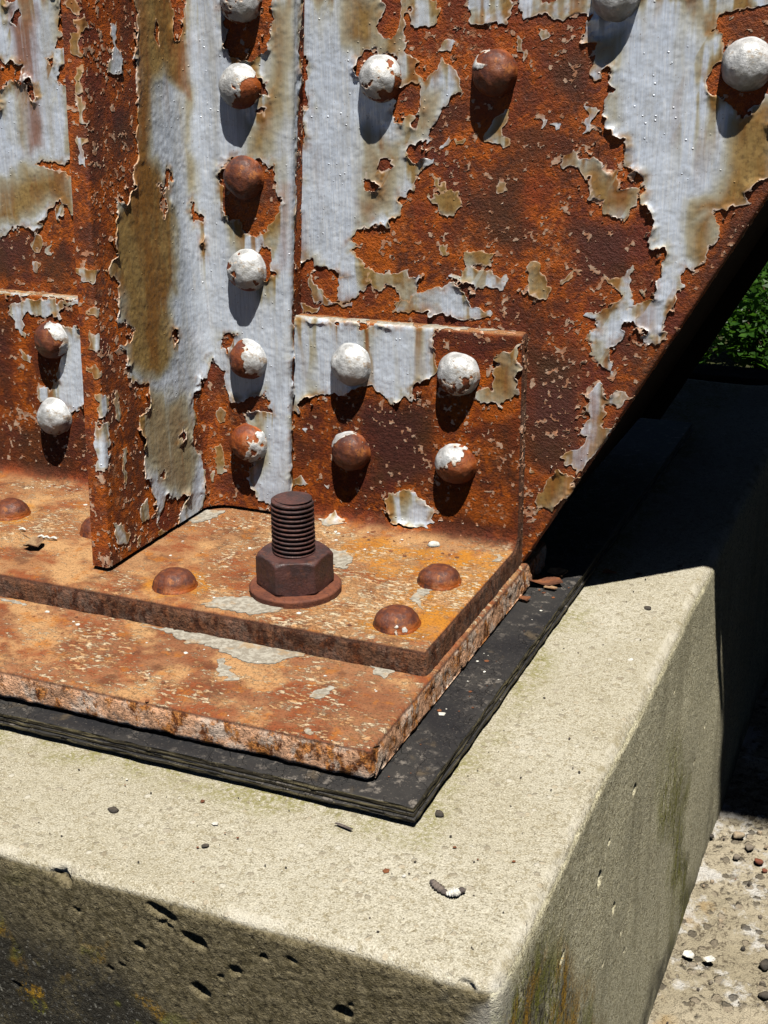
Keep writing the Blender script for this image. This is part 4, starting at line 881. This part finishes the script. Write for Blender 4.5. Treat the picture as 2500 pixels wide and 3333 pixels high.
# ------------------------------------------------------------------ unseen trees added on the right and behind to block sky light
def tree(loc, hgt, wid, seed, label):
    rng = np.random.RandomState(seed); root = tag(empty('tree', loc), label, 'tree', 'added trees blocking sky light')
    bs = bmesh.new(); prev = None
    for s in np.linspace(0, 1, 8):
        c = np.array([.15*math.sin(s*3+seed), .15*math.cos(s*2.3+seed), s*hgt*.85]); rr = .16*(1-s)+.02
        ring = [bs.verts.new(c+np.array([rr*math.cos(q), rr*math.sin(q), 0])) for q in np.linspace(0, 2*np.pi, 9)[:-1]]
        if prev:
            for i in range(8): bs.faces.new((prev[i], prev[(i+1) % 8], ring[(i+1) % 8], ring[i]))
        prev = ring
    bm_obj('trunk', bs, M_STEM, root, True)
    n = 3600; cl = rng.randn(46, 3)*np.array([wid*.42, wid*.42, hgt*.24])+np.array([0, 0, hgt*.55])
    c = cl[rng.randint(0, 46, n)]+rng.randn(n, 3)*wid*.16; c[:, 2] = np.clip(c[:, 2], .15, hgt*1.1)
    d = rng.randn(n, 3); d /= np.linalg.norm(d, axis=1, keepdims=True); e = np.cross(d, rng.randn(n, 3)); e /= np.linalg.norm(e, axis=1, keepdims=True)
    L = (.12+.14*rng.rand(n))[:, None]
    V = np.stack([c, c+d*L*.5+e*L*.3, c+d*L, c+d*L*.5-e*L*.3], 1).reshape(-1, 3)
    o = mesh_np('crown', V, np.arange(n*4).reshape(n, 4), M_LEAF, root); o['kind'] = 'stuff'
for i, (x, y, h, wd, lab) in enumerate([(3.6, -2.3, 4.6, 1.9, 'broad green tree, unseen, added at the right to block sky light'), (-1.5, 14.0, 5.2, 2.6, 'tall green tree, unseen, added down the slope behind the shrubs')]):
    tree((x, y, -.404 if y < 0 else -2.33), h, wd, 60+i, lab)

# ------------------------------------------------------------------ loose crumbs nobody could count
def crumbs(name, regions, n, lo_s, hi_s, mat, seed, chip=True):
    rng = np.random.RandomState(seed); V = []; F = []; k = 0
    for i in range(n):
        x0, x1, y0, y1, z, p = regions[rng.choice(len(regions), p=[r[5] for r in regions])]
        c = np.array([x0+(x1-x0)*rng.rand(), y0+(y1-y0)*rng.rand(), z]); s = lo_s+(hi_s-lo_s)*rng.rand()**2.5
        a0 = rng.rand()*6.3; m = 5; th = a0+np.arange(m)*2*np.pi/m
        r = s*(.6+.6*rng.rand(m)); t = s*(.16 if chip else .75)
        lowv = np.stack([r*np.cos(th), r*np.sin(th), np.zeros(m)], 1)+c; top = np.stack([r*.8*np.cos(th), r*.8*np.sin(th), t*(.6+.7*rng.rand(m))], 1)+c
        V += list(lowv)+list(top)+[c+np.array([0, 0, t*(1.0 if chip else 1.25)])]
        for j in range(m):
            q = (j+1) % m; F += [(k+j, k+q, k+m+q), (k+j, k+m+q, k+m+j), (k+m+j, k+m+q, k+2*m)]
        k += 2*m+1
    o = mesh_np(name, np.array(V), np.array(F), mat, None, None, False); o['kind'] = 'stuff'; return o
RG = [(-.30, .15, -.05, -.012, .0002, .42), (-.10, .15, -.18, -.03, .0002, .16), (-.30, .15, -.283, -.195, -.0180, .28), (.163, .19, -.28, .03, -.0404, .08), (-.28, .26, -.39, -.30, -.0532, .06)]
tag(crumbs('rust_crumbs', RG, 230, .0005, .0022, M_FLAKE, 71), 'rust crumbs shed on the steel, the pad and the concrete')
tag(crumbs('paint_crumbs', RG, 110, .0005, .0024, M_WHITE, 72), 'pale paint crumbs shed on the steel, the pad and the concrete')
PG = [(.286, .45, -.30, .40, -.402, 1.)]
for i in range(4): tag(crumbs('grit', PG, (90, 8, 120, 60)[i], .0006, .0034, M_PEB[i], 80+i, False), 'loose grit on the pavement beside the pedestal')
CG = [(-.26, .27, -.395, -.305, -.0534, .55), (.20, .272, -.39, .16, -.0534, .45)]
tag(crumbs('sand_grains', CG, 130, .0003, .0010, M_PEB[3], 90, False), 'dark sand grains on the pedestal top')

# ------------------------------------------------------------------ small things
def stone(name, loc, size, mat, seed, label, cat, group=None, flat=.6):
    bm = bmesh.new(); bmesh.ops.create_icosphere(bm, subdivisions=2, radius=1)
    pts = np.array([v.co for v in bm.verts]); k = 1+(fbm3(pts+seed*1.7, .8, 3, 1300)-.5)*1.3; k = k*np.minimum(1, .82/np.maximum(np.abs(pts).max(1), .3))*1.1
    for v, f, p in zip(bm.verts, k, pts): v.co = Vector((p[0]*f*size, p[1]*f*size*.75, max(p[2]*f*size*flat, -size*flat*.5)))
    bmesh.ops.rotate(bm, verts=bm.verts, matrix=Matrix.Rotation(seed*1.3, 3, 'Z'))
    o = bm_obj(name, bm, mat, None, True); o.location = (loc[0], loc[1], loc[2]+size*flat*.22)
    return tag(o, label, cat, group)
def sheet(name, pts, mat, curl, seed, loc, label, cat, thick=.0006):
    """a small curled flake with real thickness"""
    bm = bmesh.new(); ctr = bm.verts.new((0, 0, curl*.1)); rng = np.random.RandomState(seed)
    vs = [bm.verts.new((x, y, curl*(.5+rng.rand()))) for x, y in pts]
    for i in range(len(vs)): bm.faces.new((ctr, vs[i], vs[(i+1) % len(vs)]))
    bmesh.ops.subdivide_edges(bm, edges=bm.edges[:], cuts=1)
    bmesh.ops.solidify(bm, geom=bm.faces[:], thickness=thick)
    o = bm_obj(name, bm, mat); o.location = loc
    return tag(o, label, cat)
stone('white_pebble', (0.0968, -0.0220, 0.0000), .0048, M_WHITE, 3, 'small white chip of stone on the rusty angle near the upper right rivet', 'stone')
sheet('rust_flake', [(-.017,-.004),(-.008,-.010),(.006,-.006),(.017,.000),(.012,.008),(-.002,.009),(-.013,.006)], M_FLAKE, .006, 1, (0.1681, 0.0263, -0.0398), 'large brown flake of rust lying on the pad at the foot of the gusset', 'rust flake', .0012)
sheet('rust_flake', [(-.007,-.004),(.005,-.005),(.008,.002),(0,.006),(-.007,.003)], M_DRY, .004, 2, (0.1744, 0.0480, -0.0398), 'small olive brown flake beside the shadow edge on the pad', 'rust flake', .001)
sheet('rust_flake', [(-.005,-.002),(.004,-.003),(.005,.001),(-.003,.003)], M_DRY, .002, 3, (0.1775, 0.0198, -0.0398), 'tiny tan flake just in front of the large rust flake on the pad', 'rust flake', .0008)
sheet('rust_flake', [(-.004,-.002),(.003,-.003),(.004,.002),(-.003,.002)], M_FLAKE, .002, 4, (0.1651, -0.0079, -0.0398), 'tiny brown flake on the pad against the base plate side', 'rust flake', .0008)
sheet('rust_flake', [(-.005,-.002),(.004,-.002),(.006,.001),(-.004,.003)], M_FLAKE, .0015, 5, (0.2047, 0.0953, -0.0525), 'thin orange flake at the shadow edge on the concrete', 'rust flake', .0008)
stone('gravel_bit', (0.2275, 0.1040, -0.0535), 0.0027, M_PEB[3], 10, 'dark speck of gravel on the concrete just in front of the shadow edge', 'gravel', 'gravel bits on the pedestal top', .28)
stone('gravel_bit', (0.2491, 0.0410, -0.0535), 0.0035, M_PEB[3], 11, 'dark grey gravel bit in the middle of the far concrete ledge', 'gravel', 'gravel bits on the pedestal top', .28)
stone('gravel_bit', (0.2544, 0.1322, -0.0535), 0.0026, M_PEB[0], 12, 'grey gravel bit near the far rounded corner of the pedestal', 'gravel', 'gravel bits on the pedestal top', .28)
stone('gravel_bit', (0.2575, -0.0484, -0.0535), 0.0024, M_WHITE, 13, 'white gravel chip on the concrete ledge right of the pad', 'gravel', 'gravel bits on the pedestal top', .28)
stone('gravel_bit', (0.0233, -0.3481, -0.0535), 0.0035, M_PEB[3], 14, 'dark crumb on the concrete at the left, in front of the pad', 'gravel', 'gravel bits on the pedestal top', .28)
stone('gravel_bit', (0.0915, -0.3583, -0.0535), 0.0021, M_PEB[3], 15, 'tiny black crumb on the concrete left of centre', 'gravel', 'gravel bits on the pedestal top', .28)
stone('gravel_bit', (0.2010, -0.2793, -0.0535), 0.0032, M_PEB[3], 16, 'dark crumb on the concrete just right of the pad corner', 'gravel', 'gravel bits on the pedestal top', .28)
sheet('bark_splinter', [(-.006,.0005),(.005,-.002),(.006,-.001),(-.004,.0015)], M_GREY, .0008, 8, (0.1562, -0.3132, -0.0527), 'thin dark splinter on the concrete in front of the pad', 'splinter', .0006)
stone('pebble', (0.3101, 0.2443, -0.4000), 0.0043, M_PEB[0], 30, 'round grey pebble on the pavement left of the red stone', 'pebble', 'pebbles on the pavement', .55)
stone('pebble', (0.3307, 0.2455, -0.4000), 0.0047, M_PEB[1], 31, 'square red brown stone on the pavement by the right frame edge', 'pebble', 'pebbles on the pavement', .55)
stone('pebble', (0.3188, 0.2654, -0.4000), 0.0047, M_PEB[0], 32, 'oval grey pebble just behind the round grey one on the pavement', 'pebble', 'pebbles on the pavement', .55)
stone('pebble', (0.3389, 0.2330, -0.4000), 0.0030, M_PEB[1], 33, 'small orange red stone below the square red one', 'pebble', 'pebbles on the pavement', .55)
stone('pebble', (0.3054, 0.2822, -0.4000), 0.0065, M_PEB[2], 34, 'flat olive stone on the pavement near the shadow', 'pebble', 'pebbles on the pavement', .55)
stone('pebble', (0.3592, 0.0955, -0.4000), 0.0060, M_PEB[3], 35, 'dark stone low at the right frame edge', 'pebble', 'pebbles on the pavement', .55)
stone('pebble', (0.3649, 0.0574, -0.4000), 0.0050, M_PEB[3], 36, 'dark grey stone at the lower right corner', 'pebble', 'pebbles on the pavement', .55)
stone('pebble', (0.2810, 0.2706, -0.4000), 0.0030, M_PEB[3], 37, 'dark pebble against the foot of the pedestal', 'pebble', 'pebbles on the pavement', .55)
sheet('shell_chip', [(-.0045,-.0015),(-.001,-.0035),(.004,-.002),(.0045,.002),(.001,.0045),(-.004,.002)], M_WHITE, .003, 3, (0.2959, 0.0804, -0.3990), 'pale curled petal-like chip nearer the pedestal foot', 'shell chip', .001)
sheet('shell_chip', [(-.0045,-.0015),(-.001,-.0035),(.004,-.002),(.0045,.002),(.001,.0045),(-.004,.002)], M_WHITE, .003, 4, (0.3138, 0.0813, -0.3990), 'pale curled petal-like chip further from the pedestal foot', 'shell chip', .001)
DROP = ((0.2204, -0.3414, -0.0535), (0.2256, -0.3451, -0.0535), (0.2334, -0.3494, -0.0535), (0.2387, -0.3460, -0.0535))
TWIG = [(-0.2182, -0.1147, 0.0000), (-0.2082, -0.1214, 0.0000), (-0.1996, -0.1243, 0.0000), (-0.1958, -0.1209, 0.0000), (-0.1893, -0.1221, 0.0000), (-0.1814, -0.1212, 0.0000)]
TWIG_LEAF = (-0.1853, -0.1388, 0.0000)
drop = tag(empty('bird_dropping', DROP[1]), 'curled grey and white bird dropping on the concrete near the front corner', 'bird dropping')
def worm(name, pts, rad, mat, parent):
    pts = np.array(pts); n = 22; tt = np.linspace(0, len(pts)-1, n)
    C = np.stack([np.interp(tt, range(len(pts)), pts[:, i]) for i in range(3)], 1)
    for _ in range(2): C[1:-1] = (C[:-2]+2*C[1:-1]+C[2:])/4
    th = np.linspace(0, 2*np.pi, 12, endpoint=False); V = []
    for i, c in enumerate(C):
        d = C[min(i+1, n-1)]-C[max(i-1, 0)]; d /= np.linalg.norm(d); e = np.cross(d, (0, 0, 1)); e /= np.linalg.norm(e)+1e-9; u = np.cross(e, d)
        r = rad*max(.12, math.sin(math.pi*(i+.5)/n)**.45)*(1+.25*math.sin(i*1.9))
        for t in th: V.append(c+e*r*math.cos(t)+u*r*math.sin(t)*.8+np.array((0, 0, rad*.7)))
    i = np.arange(n*12).reshape(n, 12); j = np.roll(i, -1, 1)
    F = np.stack([i[:-1], i[1:], j[1:], j[:-1]], -1).reshape(-1, 4)
    o = mesh_np(name, np.array(V), F, mat); return adopt(o, parent) if parent else o
worm('grey_curl', [DROP[0], DROP[1], DROP[2]], .0022, M_GREY, drop)
worm('white_cap', [np.array(DROP[2])-np.array((.001, 0, 0)), (np.array(DROP[2])+np.array(DROP[3]))/2+np.array((0, 0, .0012)), DROP[3]], .0026, M_WHITE, drop)
worm('grey_tip', [np.array(DROP[2])+np.array((.004, .0045, 0)), (np.array(DROP[2])+np.array(DROP[3]))/2+np.array((.003, .0035, .0012)), np.array(DROP[3])+np.array((-.001, .0035, 0))], .0018, M_GREY, drop)
tw = tag(empty('twig_sprig', TWIG[2]), 'thin dry twig with pale buds and brown leaf on the rusty angle', 'twig')
worm('stem', TWIG, .0007, M_DRY, tw)
for q, dx in ((0, .002), (4, .002), (4, -.003), (5, 0)):
    p = np.array(TWIG[q]); worm('bud', [p+np.array((dx-.003, 0, .001)), p+np.array((dx, .001, .002)), p+np.array((dx+.003, .001, .001))], .0011, M_WHITE, tw)
o = sheet('leaf', [(-.006, -.006), (.001, -.008), (.007, -.005), (.005, .004), (.001, .010), (-.004, .005)], M_DRY, .005, 12, Vector(TWIG_LEAF)+Vector((0, 0, .001)), None, None, .0007)
adopt(o, tw)
